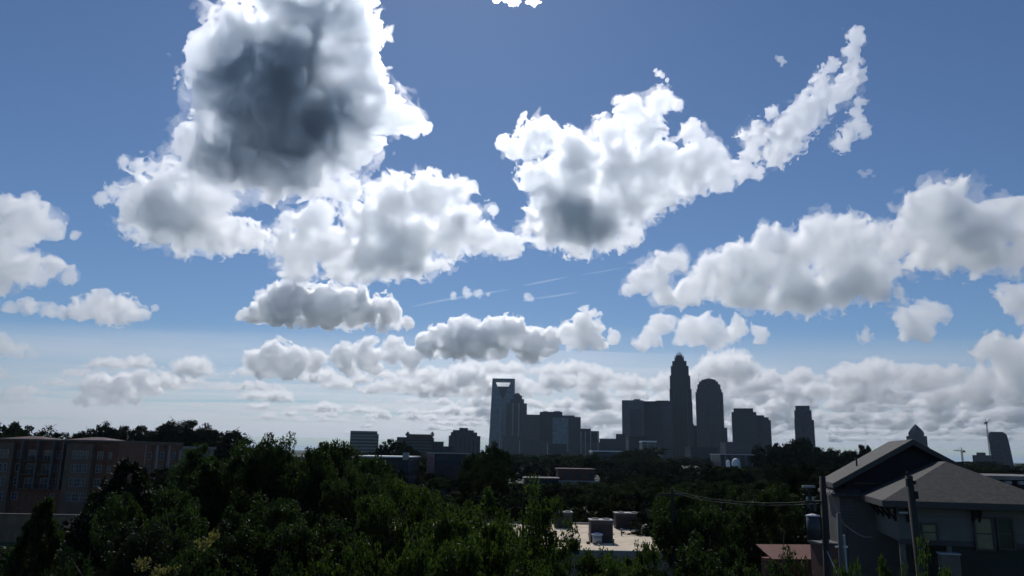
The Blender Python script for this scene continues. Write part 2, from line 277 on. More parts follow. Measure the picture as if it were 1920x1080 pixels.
for nm, lb, x0, x1, y, D in (('office_block', 'low brown block at the foot of the domed tower', 1296, 1345, 838, 1300), ('office_block', 'low pale block at the foot of the crowned tower', 1243, 1262, 840, 1250), ('office_block', 'dark broad block left of the columned block foot', 1028, 1062, 832, 1500), ('office_block', 'low grey block under the dark square tower', 1362, 1420, 829, 1500), ('office_block', 'dark low block behind the small beige block', 1180, 1215, 818, 1400), ('office_block', 'grey block at the foot of the domed stone tower', 975, 1030, 826, 1700)):
    low(nm, lb, D, x0, x1, y, 40, GREY if 'pale' in lb or 'grey' in lb else DARK, ROOFG, 1)
# white storage tank and dish
t = thing('storage_tank', 'round white tank poking out of the trees below the domed tower', 'tank', (at_y(1380, 866, 420).x, 420, 0))
z = ztop(1380, 867, 420); MB().tube([(0, 0, 0), (0, 0, z), (0, 0, z+1.6), (0, 0, z+2.2)], [2.2, 2.2, 1.5, .2], 16).build('shell', WHITE, t, smooth=True)
MB().tube([(2.25, 0, 0), (2.25, 0, z-.5)], [.06, .06], 5).build('ladder', CR, t)
t = thing('storage_tank', 'smaller white tank left of the round white tank', 'tank', (at_y(1365, 866, 430).x, 430, 0))
z = ztop(1365, 862, 430); MB().tube([(0, 0, 0), (0, 0, z-.6), (0, 0, z)], [1.1, 1.1, .2], 12).build('shell', WHITE, t, smooth=True)
# ---------------------------------------------------------------- flat roofed building with rooftop units
GRAVEL = mat('tan roofing gravel', (.72, .58, .42), .95, .15, .8, bump=.4)
t = thing('flat_roofed_building', 'low flat roofed building with tan gravel roof seen through the near trees', 'building', (0, 66, 0))
RZ = 6.3
MB().box(-14, 15.5, 0, 26, 0, RZ-.1).build('wall', mat('tan block wall', (.3, .26, .21), .9, .15, 1), t)
MB().box(-13.7, 15.2, .3, 25.7, RZ-.1, RZ).build('roof', GRAVEL, t)
for q in ((-14.1, 15.6, -.1, .3), (-14.1, 15.6, 25.7, 26.1)): MB().box(*q, RZ-.3, RZ+.18).build('parapet', PALE, t)
for q in ((-14.1, -13.7, .3, 25.7), (15.2, 15.6, .3, 25.7)): MB().box(*q, RZ-.3, RZ+.18).build('parapet', PALE, t)
for q in ((5.2, 5.6, 9), (7.0, 7.3, 6), (4.6, 6.6, 7.2)): MB().box(q[0], q[1], q[2], q[2]+.35, RZ, RZ+.2).build('curb', mat('dark rubber curb', (.06, .06, .06), .8), t)
for q in ((-13, 15, 8.2), (-13, 15, 16.4), (-13, 15, 22.1)): MB().box(q[0], q[1], q[2], q[2]+.09, RZ, RZ+.012).build('seam', mat('darker roof seam', (.4, .33, .25), .9, .2), t)
PIPEM = mat('grey roof pipe', (.14, .14, .14), .6, .2)
for q in ((2.2, 12, .5), (3.1, 19, .7), (9.3, 5.5, .45), (11.2, 14, .6), (8.6, 17, .5), (6.2, 4.2, .35)): MB().tube([(q[0], q[1], RZ), (q[0], q[1], RZ+q[2]), (q[0], q[1], RZ+q[2]+.06)], [.07, .07, .13], 8).build('vent_pipe', PIPEM, t)
MB().tube([(7.9, 4, RZ+.12), (7.9, 14, RZ+.12), (10.5, 14, RZ+.12)], [.05]*3, 6).build('conduit', PIPEM, t)
HV = mat('galvanised unit casing', (.06, .065, .07), .5, .2, 1.5, metal=.3); HD = mat('dark louvre', (.03, .032, .035), .6, .2, 3)
def unit(label, px0, px1, yt, yb, dep):
    # front bottom edge stands on the roof
    p = hit((px0+px1)/2, yb, (0, 0, RZ), Vector((0, 0, 1))); s = p.y/FPX*.985; w = (px1-px0)*s; h = at_y((px0+px1)/2, yt, p.y).z-RZ
    t = thing('rooftop_unit', label, 'air conditioner', (p.x, p.y, RZ), 0, 'air conditioning units on the flat roof')
    MB().box(-w/2, w/2, 0, dep, .1, h-.08).build('casing', HV, t, bevel=.03)
    MB().box(-w/2-.05, w/2+.05, -.06, dep+.05, h-.08, h).build('lid', mat('dull metal lid', (.2, .21, .22), .6, .15, 2), t)
    MB().box(-w/2+.02, w/2-.02, .05, dep-.05, 0, .1).build('base_rail', HD, t)
    lv = MB()
    for k in range(9): lv.box(-w/2+.12, w/2-.12, -.03, 0, .25+k*(h-.6)/9, .25+k*(h-.6)/9+.1)
    lv.build('louvre', HD, t)
    for sx in (-.25, .25): MB().tube([(w*sx, dep/2, h), (w*sx, dep/2, h+.09)], [.33, .33], 14).build('fan', HD, t)
    return t, p
t, p = unit('tall dark air conditioning unit with a white exhaust drum before it on the tan roof', 1108, 1149, 975, 1018, 1.8)
u = thing('exhaust_fan', 'white capped exhaust drum standing in front of the tall dark roof unit', 'vent', (p.x-.5, p.y-.75, RZ))
MB().tube([(0, 0, 0), (0, 0, .75)], [.42, .42], 16).build('drum', mat('brushed steel drum', (.4, .42, .45), .4, .2, 2, metal=.6), u, smooth=True)
MB().tube([(0, 0, .75), (0, 0, .85), (0, 0, .95)], [.52, .48, .2], 16).build('cap', WHITE, u)
unit('wide dark air conditioning unit standing at the back of the tan roof', 1155, 1203, 962, 992, 1.8)
unit('dark air conditioning unit half hidden by leaves at the left of the tan roof', 1040, 1073, 960, 990, 1.6)
# ---------------------------------------------------------------- brick apartment block at left
BRK = facade('dark red brick', (.15, .065, .04), (.125, .055, .034), floor=.5, bay=1.3, xf=.5, zf=.5, grough=.7)
BRT = mat('tan stucco bay', (.14, .1, .075), .9, .15, .7); WTR = mat('white window trim', (.3, .3, .3), .6, .1); PANE = mat('dark blue window glass', (.025, .04, .07), .08, .3, .3, spec=.8)
D = 170; s = D/FPX; cx = 105; b = at_y(cx, 840, D)
t = thing('brick_apartment_building', 'long four storey brick apartment building with projecting bays behind the left trees', 'building', (b.x, D, 0), math.radians(0))
X = lambda p: (p-cx)*s*1.09; Z = lambda y: ztop(cx, y, D); zt = Z(827); z0 = 0
MB().box(X(-90), X(212), 0, 16, 0, zt).build('wall', BRK, t)
MB().box(X(-91), X(213), -.4, 16.3, zt, zt+.35).build('cornice', mat('tan cornice', (.13, .115, .105), .9, .1), t)
bays = [(-55, -8), (0, 40), (128, 172)]
for a, c in bays:
    MB().box(X(a), X(c), -1.2, -.003, 0, zt-.5).build('bay', BRT, t)
for a, c in ((8, 85), (120, 190)):
    m0 = (a+c)/2; MB().add([(X(a), -.3, zt+.36), (X(c), -.3, zt+.36), (X(c), 9, zt+.36), (X(a), 9, zt+.36), (X(m0-9), 4.4, zt+1.0), (X(m0+9), 4.4, zt+1.0)], [(0, 1, 5, 4), (1, 2, 5), (2, 3, 4, 5), (3, 0, 4), (3, 2, 1, 0)]).build('hipped_roof', mat('dull red roof tiles', (.08, .042, .04), .8, .2, 1), t)
def window(par, x, y, z, w, h, mull=0, fm=None, pm=None):
    f = .09; mb = MB().box(x-w/2-f, x-w/2, y-.1, y, z-f, z+h+f).box(x+w/2, x+w/2+f, y-.1, y, z-f, z+h+f).box(x-w/2, x+w/2, y-.1, y, z+h, z+h+f).box(x-w/2, x+w/2, y-.12, y, z-f, z)
    for k in range(mull): q = x-w/2+w*(k+1)/(mull+1); mb.box(q-.03, q+.03, y-.07, y, z, z+h)
    mb.box(x-w/2, x+w/2, y-.06, y-.01, z+h*.5-.03, z+h*.5+.03)
    o = mb.build('window', fm or WTR, par); MB().box(x-w/2, x+w/2, y-.045, y-.005, z, z+h).build('pane', pm or PANE, o); return o
for yr in (852, 877.5, 903.5, 931):
    zz = Z(yr)-.75
    for c in (-32, 20, 153):
        window(t, X(c), -1.2, zz, 1.25, 1.5, 1)
        for sx in (-1.35, 1.35): window(t, X(c)+sx, -1.2, zz, .5, 1.5)
    for c in (181, 47): window(t, X(c), 0, zz, 1.1, 1.45, 1)
    for c in (198, 110): window(t, X(c), 0, zz, .5, 1.3)
for yr in (864, 890, 917):
    for a, c in ((58, 76), (84, 102)):
        zz = Z(yr); MB().box(X(a), X(c), -1.4, 0, zz-.12, zz+.06).build('balcony', BRT, t)
        r = MB(); r.box(X(a), X(c), -1.4, -1.34, zz+.95, zz+1.02)
        for k in range(15): q = X(a)+(X(c)-X(a))*k/14; r.box(q-.02, q+.02, -1.39, -1.35, zz+.06, zz+.95)
        r.build('railing', HD, t); window(t, X((a+c)/2), 0, zz+.1, 1.5, 2.0, 1)
for p0 in (54, 80, 106, 122): MB().box(X(p0)-.18, X(p0)+.18, -1.3, 0, Z(918), zt).build('post', mat('tan post', (.12, .105, .1), .9), t)
# wing running back
p0 = at_y(213, 840, 171); p1 = at_y(402, 840, 214); ang = math.atan2(p1.y-p0.y, p1.x-p0.x); Lw = math.hypot(p1.x-p0.x, p1.y-p0.y)
t = thing('brick_apartment_wing', 'rear wing of the brick apartments with pale upright pilasters, running back to the right', 'building', (p0.x, p0.y, 0), ang)
zw = 15.0; zs = 14.1; PILM = mat('grey stucco pilaster', (.22, .21, .2), .9, .1)
MB().box(.05, Lw*.62, 0, 12, 0, zw-.5).build('wall', BRK, t); MB().box(0.05, Lw*.62, -.45, 12.2, zw-.5, zw+.3).build('parapet', BRT, t)
MB().box(Lw*.62, Lw, 0, 12, 0, zs-.4).build('wall', mat('ochre brick', (.2, .15, .07), .9, .2), t); MB().box(Lw*.62, Lw+.3, -.45, 12.2, zs-.4, zs+.3).build('parapet', PILM, t)
for k in range(9):
    q = 1+k*Lw/8.6; zq = (zw if q < Lw*.6 else zs)-.5
    MB().box(q-.5, q+.5, -.35, 0, 0, zq).build('pilaster', PILM, t)
    if k < 8: window(t, q+Lw/17.2, 0, 11.3, 1.2, 1.5, 1); window(t, q+Lw/17.2, 0, 8.2, 1.2, 1.5, 1)
# tan retaining structure at the far left
t = thing('retaining_wall', 'long tan block wall at the far left edge below the apartments', 'wall', (at_y(80, 960, 120).x, 120, 0))
z = ztop(80, 964, 120); s = 120/FPX
MB().box(-125*s, 86*s, 0, .5, 0, z-.2).build('wall', mat('tan split block', (.16, .12, .085), .95, .25, .8), t); MB().box(-126*s, 87*s, -.1, .6, z-.2, z+.0).build('coping', mat('dull tan coping', (.12, .105, .09), .9), t)
# ---------------------------------------------------------------- grey house at right
th = math.radians(-15); a_ = Vector((math.cos(th), math.sin(th), 0)); b_ = Vector((-math.sin(th), math.cos(th), 0))
SH = mat('grey asphalt shingles', (.078, .072, .064), .85, .3, 5, bump=.5); SIDE = None
def siding(name, col):
    m = mat(name, col, .7, .1, 1.5); t = m.node_tree; b = t.nodes['Principled BSDF']
    tc = t.nodes.new('ShaderNodeTexCoord'); sp = t.nodes.new('ShaderNodeSeparateXYZ'); t.links.new(tc.outputs['Object'], sp.inputs[0])
    fr = math_n(t, 'FRACT', math_n(t, 'DIVIDE', sp.outputs[2], .18)); bp = t.nodes.new('ShaderNodeBump'); bp.inputs['Distance'].default_value = .03
    t.links.new(fr, bp.inputs['Height']); t.links.new(bp.outputs[0], b.inputs['Normal']); return m
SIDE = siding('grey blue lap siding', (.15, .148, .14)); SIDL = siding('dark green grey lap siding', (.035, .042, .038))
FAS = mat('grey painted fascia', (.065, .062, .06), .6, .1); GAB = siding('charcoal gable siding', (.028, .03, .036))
BK = mat('dark timber bracket', (.02, .022, .025), .7)
Lc = at_y(1655, 938, 39.5); ze = Lc.z
O = Vector((Lc.x, Lc.y, 0))
H = thing('grey_house', 'grey sided house with a shingled gable and a lower hipped roof at right', 'house', tuple(O), th)
def loc(p): q = Vector(p)-O; return Vector((q.dot(a_), q.dot(b_), q.z))
W = 7.9; zr = at_y(1752, 865, 43.3).z; hb = W/2
def roofpart(name, quad, par, th_=.14, m=None): return MB().slab(quad, th_).build(name, m or SH, par)
# lower hip: a in 0..W, b in 0..; ridge at a=W/2
roofpart('hip_roof', [(0, 0, ze), (W, 0, ze), (hb, hb, zr)], H)
roofpart('hip_roof', [(0, 7.5, ze), (0, 0, ze), (hb, hb, zr), (hb, 7.5, zr)], H)
roofpart('hip_roof', [(W, 0, ze), (W, 7.5, ze), (hb, 7.5, zr), (hb, hb, zr)], H)
MB().box(-.02, W+.02, -.03, .0, ze-.3, ze-.005).box(-.03, 0, 0, 7.5, ze-.3, ze-.005).box(W, W+.03, 0, 7.5, ze-.3, ze-.005).build('fascia', FAS, H)
MB().box(.02, W-.02, .02, 7.4, ze-.33, ze-.16).build('soffit', FAS, H)
wi = .75; zm = at_y(1800, 1017, 40).z
MB().box(wi, W-wi+.3, wi, 9, zm, ze-.34).build('upper_wall', SIDE, H)
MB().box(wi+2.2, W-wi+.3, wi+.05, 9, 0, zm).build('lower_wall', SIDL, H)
MB().box(wi, wi+.25, wi, wi+.25, 0, zm).box(wi+2.1, wi+2.3, wi, wi+.25, 0, zm).build('porch_post', SIDE, H)
MB().box(wi-.02, W-wi+.32, wi-.05, wi, zm-.12, zm+.12).build('belt_board', FAS, H)
# upper gable roof
Ap = at_y(1711, 823.5, 44.8); A = loc(Ap); zA = A.z; ax = A.x; hw = 4.35; drop = 2.52; bf = A.y; bl = 6.6
roofpart('gable_roof', [(ax-hw, bf, zA-drop), (ax, bf, zA), (ax, bf+bl, zA), (ax-hw, bf+bl, zA-drop)][::-1], H, .16)
roofpart('gable_roof', [(ax+hw, bf, zA-drop), (ax, bf, zA), (ax, bf+bl, zA), (ax+hw, bf+bl, zA-drop)], H, .16)
for sg in (-1, 1):
    MB().slab([(ax+sg*hw, bf-.05, zA-drop-.02), (ax, bf-.05, zA-.02), (ax, bf, zA-.02), (ax+sg*hw, bf, zA-drop-.02)], .3).build('bargeboard', FAS, H)
MB().box(ax-hw-.03, ax-hw, bf, bf+bl, zA-drop-.28, zA-drop-.03).build('gutter', FAS, H)
gi = .7
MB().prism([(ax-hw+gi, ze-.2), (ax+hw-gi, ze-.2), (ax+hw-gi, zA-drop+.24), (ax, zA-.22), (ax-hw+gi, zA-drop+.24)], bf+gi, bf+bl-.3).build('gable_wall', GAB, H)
MB().box(ax-hw+gi, ax+hw-gi, bf+gi+.02, bf+bl, 0, ze-.2).build('rear_wall', SIDE, H)
o = MB().box(ax-hw+gi+.5, ax-hw+gi+2.1, bf+gi-.1, bf+gi-.02, ze+.55, zA-drop+.05).build('gable_window', FAS, H)
MB().box(ax-hw+gi+.6, ax-hw+gi+2.0, bf+gi-.12, bf+gi-.1, ze+.62, zA-drop-.03).build('pane', mat('dim red brown glass', (.05, .025, .02), .2, .3, 3), o)
# skirt roof at the rear left
lx = ax-hw-.15
roofpart('skirt_roof', [(lx, bf+.2, ze), (0.2, bf+.2, ze), (ax-hw+gi+.2, bf+gi+.9, ze+.75), (ax-hw+gi, bf+gi+.9, ze+.75)], H)
roofpart('skirt_roof', [(lx, bf+bl, ze), (lx, bf+.2, ze), (ax-hw+gi, bf+gi+.9, ze+.75), (ax-hw+gi, bf+bl, ze+.75)], H)
MB().box(ax-hw+gi-.3, ax+1, bf+gi+.3, bf+bl, 0, ze-.15).build('side_wall', SIDE, H)
MB().tube([(ax-hw*.62, bf+2.2, zA-drop*.62), (ax-hw*.62, bf+2.2, zA-drop*.62+.42)], [.05, .05], 8).tube([(ax-hw*.62, bf+2.2, zA-drop*.62+.42), (ax-hw*.62, bf+2.2, zA-drop*.62+.5)], [.09, .03], 8).build('vent_pipe', BK, H)
# brackets under the left eave and the front eave
def bracket(x, y, dx, dy):
    z = ze-.34
    if dx: MB().box(x-.5, x, y-.06, y+.06, z-.1, z).box(x-.1, x, y-.06, y+.06, z-.7, z-.1).tube([(x-.45, y, z-.08), (x-.05, y, z-.6)], [.06, .06], 4).build('bracket', BK, H)
    else: MB().box(x-.06, x+.06, y-.5, y, z-.1, z).box(x-.06, x+.06, y-.1, y, z-.7, z-.1).tube([(x, y-.45, z-.08), (x, y-.05, z-.6)], [.06, .06], 4).build('bracket', BK, H)
for y in (1.1, 2.6, 4.2, 5.6): bracket(wi, y, 1, 0)
for x in (1.2, 4.1, 4.35, 7.2): bracket(x, wi, 0, 1)
YF = (O+b_*wi)
def fl(px, py): q = loc(hit(px, py, YF, b_)); return q.x, q.z
LIT = mat('window with drawn yellow blind', (.20, .19, .11), .35, .3, 1.2); GGL = mat('green dark glass', (.02, .04, .035), .08, .3, 1, spec=.8)
for (x0, x1, y0, y1, pm) in ((1731, 1753, 984, 1012, LIT), (1832, 1856, 973, 1028, LIT), (1875, 1894, 974, 1027, GGL)):
    xa, za = fl(x0, y1); xb, zb = fl(x1, y0); window(H, (xa+xb)/2, wi-.06, za, xb-xa, zb-za, 0, FAS, pm)
# porch box, flowers
xa, za = fl(1758, 1076); xb, zb = fl(1790, 1037)
e = O+a_*((xa+xb)/2)+b_*(wi-.6); t = thing('utility_cabinet', 'tall beige cabinet standing on the dark porch of the house', 'cabinet', (e.x, e.y, 0), th)
MB().box(-(xb-xa)/2, (xb-xa)/2, -.3, .3, za, zb).build('body', mat('beige panel', (.14, .13, .11), .8, .15, 2), t, bevel=.02); MB().box(-(xb-xa)/2-.04, (xb-xa)/2+.04, -.34, .34, zb, zb+.06).build('lid', TRIM, t)
MB().box(-(xb-xa)/2+.1, -(xb-xa)/2+.16, -.28, -.22, 0, za).box((xb-xa)/2-.16, (xb-xa)/2-.1, -.28, -.22, 0, za).build('leg', HD, t)
# ---------------------------------------------------------------- utility poles and wires
WD = mat('weathered pole timber', (.04, .036, .032), .9, .3, 3, stretch=(1, 1, .1)); PG = mat('pale weathered timber', (.11, .107, .1), .9, .3, 4, stretch=(1, 1, .1)); STEEL = mat('transformer grey paint', (.05, .057, .066), .45, .15, 2); LINE = mat('dull power line', (.14, .14, .135), .7, .1); WIRE = mat('bare aluminium wire', (.4, .4, .38), .5, .1)
D = 33; p = at_y(1542, 893, D); q = at_y(1545, 1080, D)
t = thing('utility_pole', 'dark utility pole with a grey transformer can at the left corner of the house', 'pole', (q.x, D, 0))
MB().tube([(0, 0, 0), (p.x-q.x, 0, p.z)], [.17, .12], 10).build('pole', WD, t, smooth=True)
zc = at_y(1538, 1012, D).z; zc2 = at_y(1538, 968, D).z
MB().tube([(-.32, -.05, zc), (-.32, -.05, zc2)], [.27, .27], 18).build('transformer', STEEL, t, smooth=True)
MB().tube([(-.32, -.05, zc2), (-.32, -.05, zc2+.04), (-.32, -.05, zc2+.1)], [.29, .27, .05], 18).build('transformer_lid', TRIM, t)  # white reflection on the can's top is put into the pale lid colour
zc3 = at_y(1538, 941, D).z
MB().box(-.6, .15, -.06, .06, zc3-.06, zc3+.04).build('crossarm', WD, t)
for x in (-.5, -.25): MB().tube([(x, 0, zc3+.04), (x, 0, zc3+.12), (x, 0, zc3+.2)], [.03, .055, .02], 8).build('insulator', TRIM, t)
MB().tube([(-.5, 0, zc3-.05), (-.45, -.03, zc2+.3)], [.06, .06], 8).tube([(-.2, 0, zc3-.05), (-.2, -.03, zc2+.2)], [.06, .06], 8).build('fuse_cutout', STEEL, t)
def wire(label, pts, r=.018, m=None):
    P = [Vector(x) for x in pts]
    o = MB().tube(P, [r]*len(P), 5).build('wire', m or WIRE); return tag(o, label, 'wire')
wire('pale sagging service wire from the utility pole top down to the house wall', [at_y(x, y, d) for x, y, d in ((1542, 894, 33), (1551, 912, 33.3), (1560, 932, 33.8), (1566, 950, 34.2), (1574, 969, 35), (1584, 985, 36), (1600, 996, 37.5), (1613, 1004, 39), (1622, 1007, 40), (1636, 1007, 41))])
wire('short pale guy wire slanting down at the foot of the utility pole', [at_y(1551, 1034, 32.8), at_y(1561, 1056, 32.3), at_y(1578, 1092, 31.5)], .022)
D = 30; p = at_y(1572, 962, D); q = at_y(1580, 1080, D)
t = thing('service_pole', 'short pale weathered pole right of the utility pole with a pipe strapped to it', 'pole', (q.x, D, 0))
MB().tube([(0, 0, 0), (0, 0, q.z), (p.x-q.x, 0, p.z)], [.11, .1, .07], 10).build('pole', PG, t, smooth=True)
zz = at_y(1583, 1003, D).z; MB().tube([(.22, 0, 0), (.14, 0, zz)], [.05, .05], 8).build('conduit', TRIM, t)
MB().box(-.2, .25, -.03, .03, at_y(1575, 1027, D).z, at_y(1575, 1024, D).z).build('strap', WHITE, t)
D = 42; p = at_y(1517, 914, D)
t = thing('street_lamp', 'slim dark street lamp with a short pale arm left of the utility pole', 'street lamp', (p.x, D, 0))
MB().tube([(0, 0, 0), (0, 0, p.z)], [.11, .06], 8).build('pole', HD, t)
MB().box(-.35, .3, -.12, .12, p.z-.02, p.z+.1).build('lamp_head', PALE, t, bevel=.03)
D = 27; p = at_y(1704, 892, D); q = at_y(1727, 1080, D)
t = thing('timber_pole', 'leaning brown timber pole with dark fittings on top in front of the hipped roof', 'pole', (q.x+(q.x-p.x)/(p.z-q.z)*q.z, D, 0))
dx = p.x-t.location.x
MB().tube([(0, 0, 0), (dx, 0, p.z)], [.2, .12], 10).build('pole', WD, t, smooth=True)
MB().tube([(dx-.02, 0, p.z-.05), (dx-.06, 0, p.z+.12)], [.06, .03], 8).box(dx-.14, dx-.02, -.15, -.02, p.z-.35, p.z-.1).box(dx+.02, dx+.17, -.12, 0, p.z-.28, p.z-.16).box(dx+.1, dx+.2, -.14, -.05, p.z-.75, p.z-.5).build('fitting', BK, t)
t2 = thing('flood_lamp', 'small grey flood lamp on an arm high on the house corner beside the timber pole', 'lamp', tuple(hit(1686, 958, YF, b_)))
MB().tube([(0, .1, .12), (0, -.35, 0)], [.03, .03], 6).build('arm', FAS, t2); MB().box(-.2, .2, -.5, -.3, -.1, .0).build('lamp_head', TRIM, t2, bevel=.02)
# power lines crossing the trees
for k, (dy, lb) in enumerate(((0, 'upper of the two power lines crossing the trees to the utility pole'), (4.5, 'lower of the two power lines crossing the trees to the utility pole'))):
    wire(lb, [at_y(x, y+dy, d) for x, y, d in ((1262, 919, 46), (1280, 924, 45), (1300, 929, 44), (1340, 936, 42.5), (1390, 941, 40), (1440, 943, 37.5), (1490, 942, 35.5), (1538, 938+dy*.3, 33))], .008, LINE)
p = at_y(1262, 916, 46); t = thing('power_pole', 'far pole carrying the power lines, mostly hidden by leaves', 'pole', (p.x, 46.2, 0)); MB().tube([(0, 0, 0), (0, 0, p.z)], [.16, .1], 8).build('pole', WD, t); MB().box(-.8, .8, -.06, .06, p.z-.4, p.z-.28).build('crossarm', WD, t)
# red roofed shed by the street
RED = mat('faded orange red sheeting', (.16, .045, .022), .6, .35, 2, stretch=(6, 1, 1))
p = at_y(1500, 1040, 50)
t = thing('red_shed', 'low shed with an orange red metal roof behind the utility pole', 'shed', (p.x+.8, 50, 0), .1)
MB().slab([(-2.6, 0, p.z-.25), (2.4, 0, p.z-.25), (2.4, 2.4, p.z+.35), (-2.6, 2.4, p.z+.35)], .08).build('roof', RED, t)
MB().box(-2.4, 2.2, .2, 2.2, 0, p.z-.4).build('wall', mat('red brown boarding', (.2, .07, .05), .8, .3, 2), t)
t = thing('brick_pier', 'narrow red brick wall end between the two poles', 'wall', tuple(at_y(1562, 1060, 40).xy)+(0,))
zz = at_y(1560, 1023, 40).z; MB().box(-.5, .4, 0, 1.5, 0, zz).build('wall', BRICK, t); MB().box(-.6, .5, -.1, 1.6, zz, zz+.12).build('coping', FAS, t)
# commercial building at the far right behind the house
t, s, z, w = low('commercial_building', 'long low dark building with a ragged pale roof edge behind the house', 75, 1818, 2040, 893, 12, mat('near black wall', (.02, .022, .026), .7), mat('weathered parapet', (.2, .19, .18), .9, .3, .6), .35)
for k in range(7): MB().box(-w/2+.4+k*1.25, -w/2+.95+k*1.25, -.7, -.35, z-.75, z-.45).build('sign_lamp', PALE, t)
MB().box(w/2-5.3, w/2-4.6, -.05, 0, 0, z-.4).build('pier', FAS, t)
t = thing('canopy', 'flat tan canopy roof catching the sun at the right edge', 'canopy', tuple(at_y(1935, 940, 58).xy)+(0,))
z = at_y(1920, 928, 58).z; MB().box(-1.3, 5, -1.5, 4, z-.25, z).build('roof', mat('tan canopy', (.5, .4, .28), .9, .1), t)
for x in (-1.1, 4.8): MB().box(x-.1, x+.1, -1.3, -1.1, 0, z-.25).build('post', PALE, t)
# ---------------------------------------------------------------- trees
def leaf_mat(name, col, trans=.35, rough=.62, var=.35, spec=.14):
    m = bpy.data.materials.new(name); m.use_nodes = True; t = m.node_tree; L = t.links; b = t.nodes['Principled BSDF']; out = t.nodes['Material Output']
    b.inputs['Roughness'].default_value = rough; b.inputs['Specular IOR Level'].default_value = spec
    at = t.nodes.new('ShaderNodeAttribute'); at.attribute_name = 'tone'; oi = t.nodes.new('ShaderNodeObjectInfo')
    k = math_n(t, 'ADD', math_n(t, 'MULTIPLY', at.outputs['Fac'], 2*var), math_n(t, 'ADD', math_n(t, 'MULTIPLY', oi.outputs['Random'], .3), 1-var-.15))
    hs = t.nodes.new('ShaderNodeVectorMath'); hs.operation = 'SCALE'; hs.inputs[0].default_value = col; L.new(k, hs.inputs['Scale'])
    L.new(hs.outputs[0], b.inputs['Base Color'])
    tr = t.nodes.new('ShaderNodeBsdfTranslucent'); ts = t.nodes.new('ShaderNodeVectorMath'); ts.operation = 'MULTIPLY'; L.new(hs.outputs[0], ts.inputs[0]); ts.inputs[1].default_value = (1.5, 1.6, .7); L.new(ts.outputs[0], tr.inputs[0])
    mx = t.nodes.new('ShaderNodeMixShader'); mx.inputs[0].default_value = trans; L.new(b.outputs[0], mx.inputs[1]); L.new(tr.outputs[0], mx.inputs[2]); L.new(mx.outputs[0], out.inputs[0])
    return m
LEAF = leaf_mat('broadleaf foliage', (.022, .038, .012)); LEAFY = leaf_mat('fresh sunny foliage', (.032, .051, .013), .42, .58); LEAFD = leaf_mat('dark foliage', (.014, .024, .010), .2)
LEAFB = leaf_mat('distant foliage', (.024, .038, .014), .15, .95, spec=.04); LEAFBD = leaf_mat('distant dark foliage', (.014, .023, .012), .1, .95, spec=.04); MATTE = {'broadleaf foliage': LEAFB, 'dark foliage': LEAFBD}
BARK = mat('tree bark', (.06, .05, .04), .95, .3, 4, stretch=(1, 1, .2))
def leaves_mesh(name, centers, radii, per, size, rg, squash=.8, droop=.3, long=1.9):
    n = len(centers)*per
    c = np.repeat(centers, per, 0); r = np.repeat(radii, per)
    d = rg.normal(size=(n, 3)); d /= np.linalg.norm(d, axis=1)[:, None]
    rr = rg.random(n)**.45
    pos = c+d*(r*rr)[:, None]*np.array([1, 1, squash])
    ax = d*.6+rg.normal(size=(n, 3))*.7; ax[:, 2] -= droop; ax /= np.linalg.norm(ax, axis=1)[:, None]
    nr = rg.normal(size=(n, 3))*.6; nr[:, 2] += .8; sd = np.cross(ax, nr); sd /= np.linalg.norm(sd, axis=1)[:, None]+1e-9
    s = size*rg.uniform(.6, 1.35, n)[:, None]
    tip = ax*s*long/2
    V = np.stack([pos-tip, pos+sd*s*.42+ax*s*.1, pos+tip, pos-sd*s*.42+ax*s*.1], 1).reshape(-1, 3)
    me = bpy.data.meshes.new(name); me.vertices.add(4*n); me.vertices.foreach_set('co', V.astype(np.float32).ravel())
    me.loops.add(4*n); me.loops.foreach_set('vertex_index', np.arange(4*n, dtype=np.int32))
    me.polygons.add(n); me.polygons.foreach_set('loop_start', np.arange(0, 4*n, 4, dtype=np.int32)); me.update(calc_edges=True)
    a = me.attributes.new('tone', 'FLOAT', 'FACE'); cl = np.repeat(rg.random(len(centers)), per)
    a.data.foreach_set('value', (cl*.6+rg.random(n)*.4).astype(np.float32))
    return me
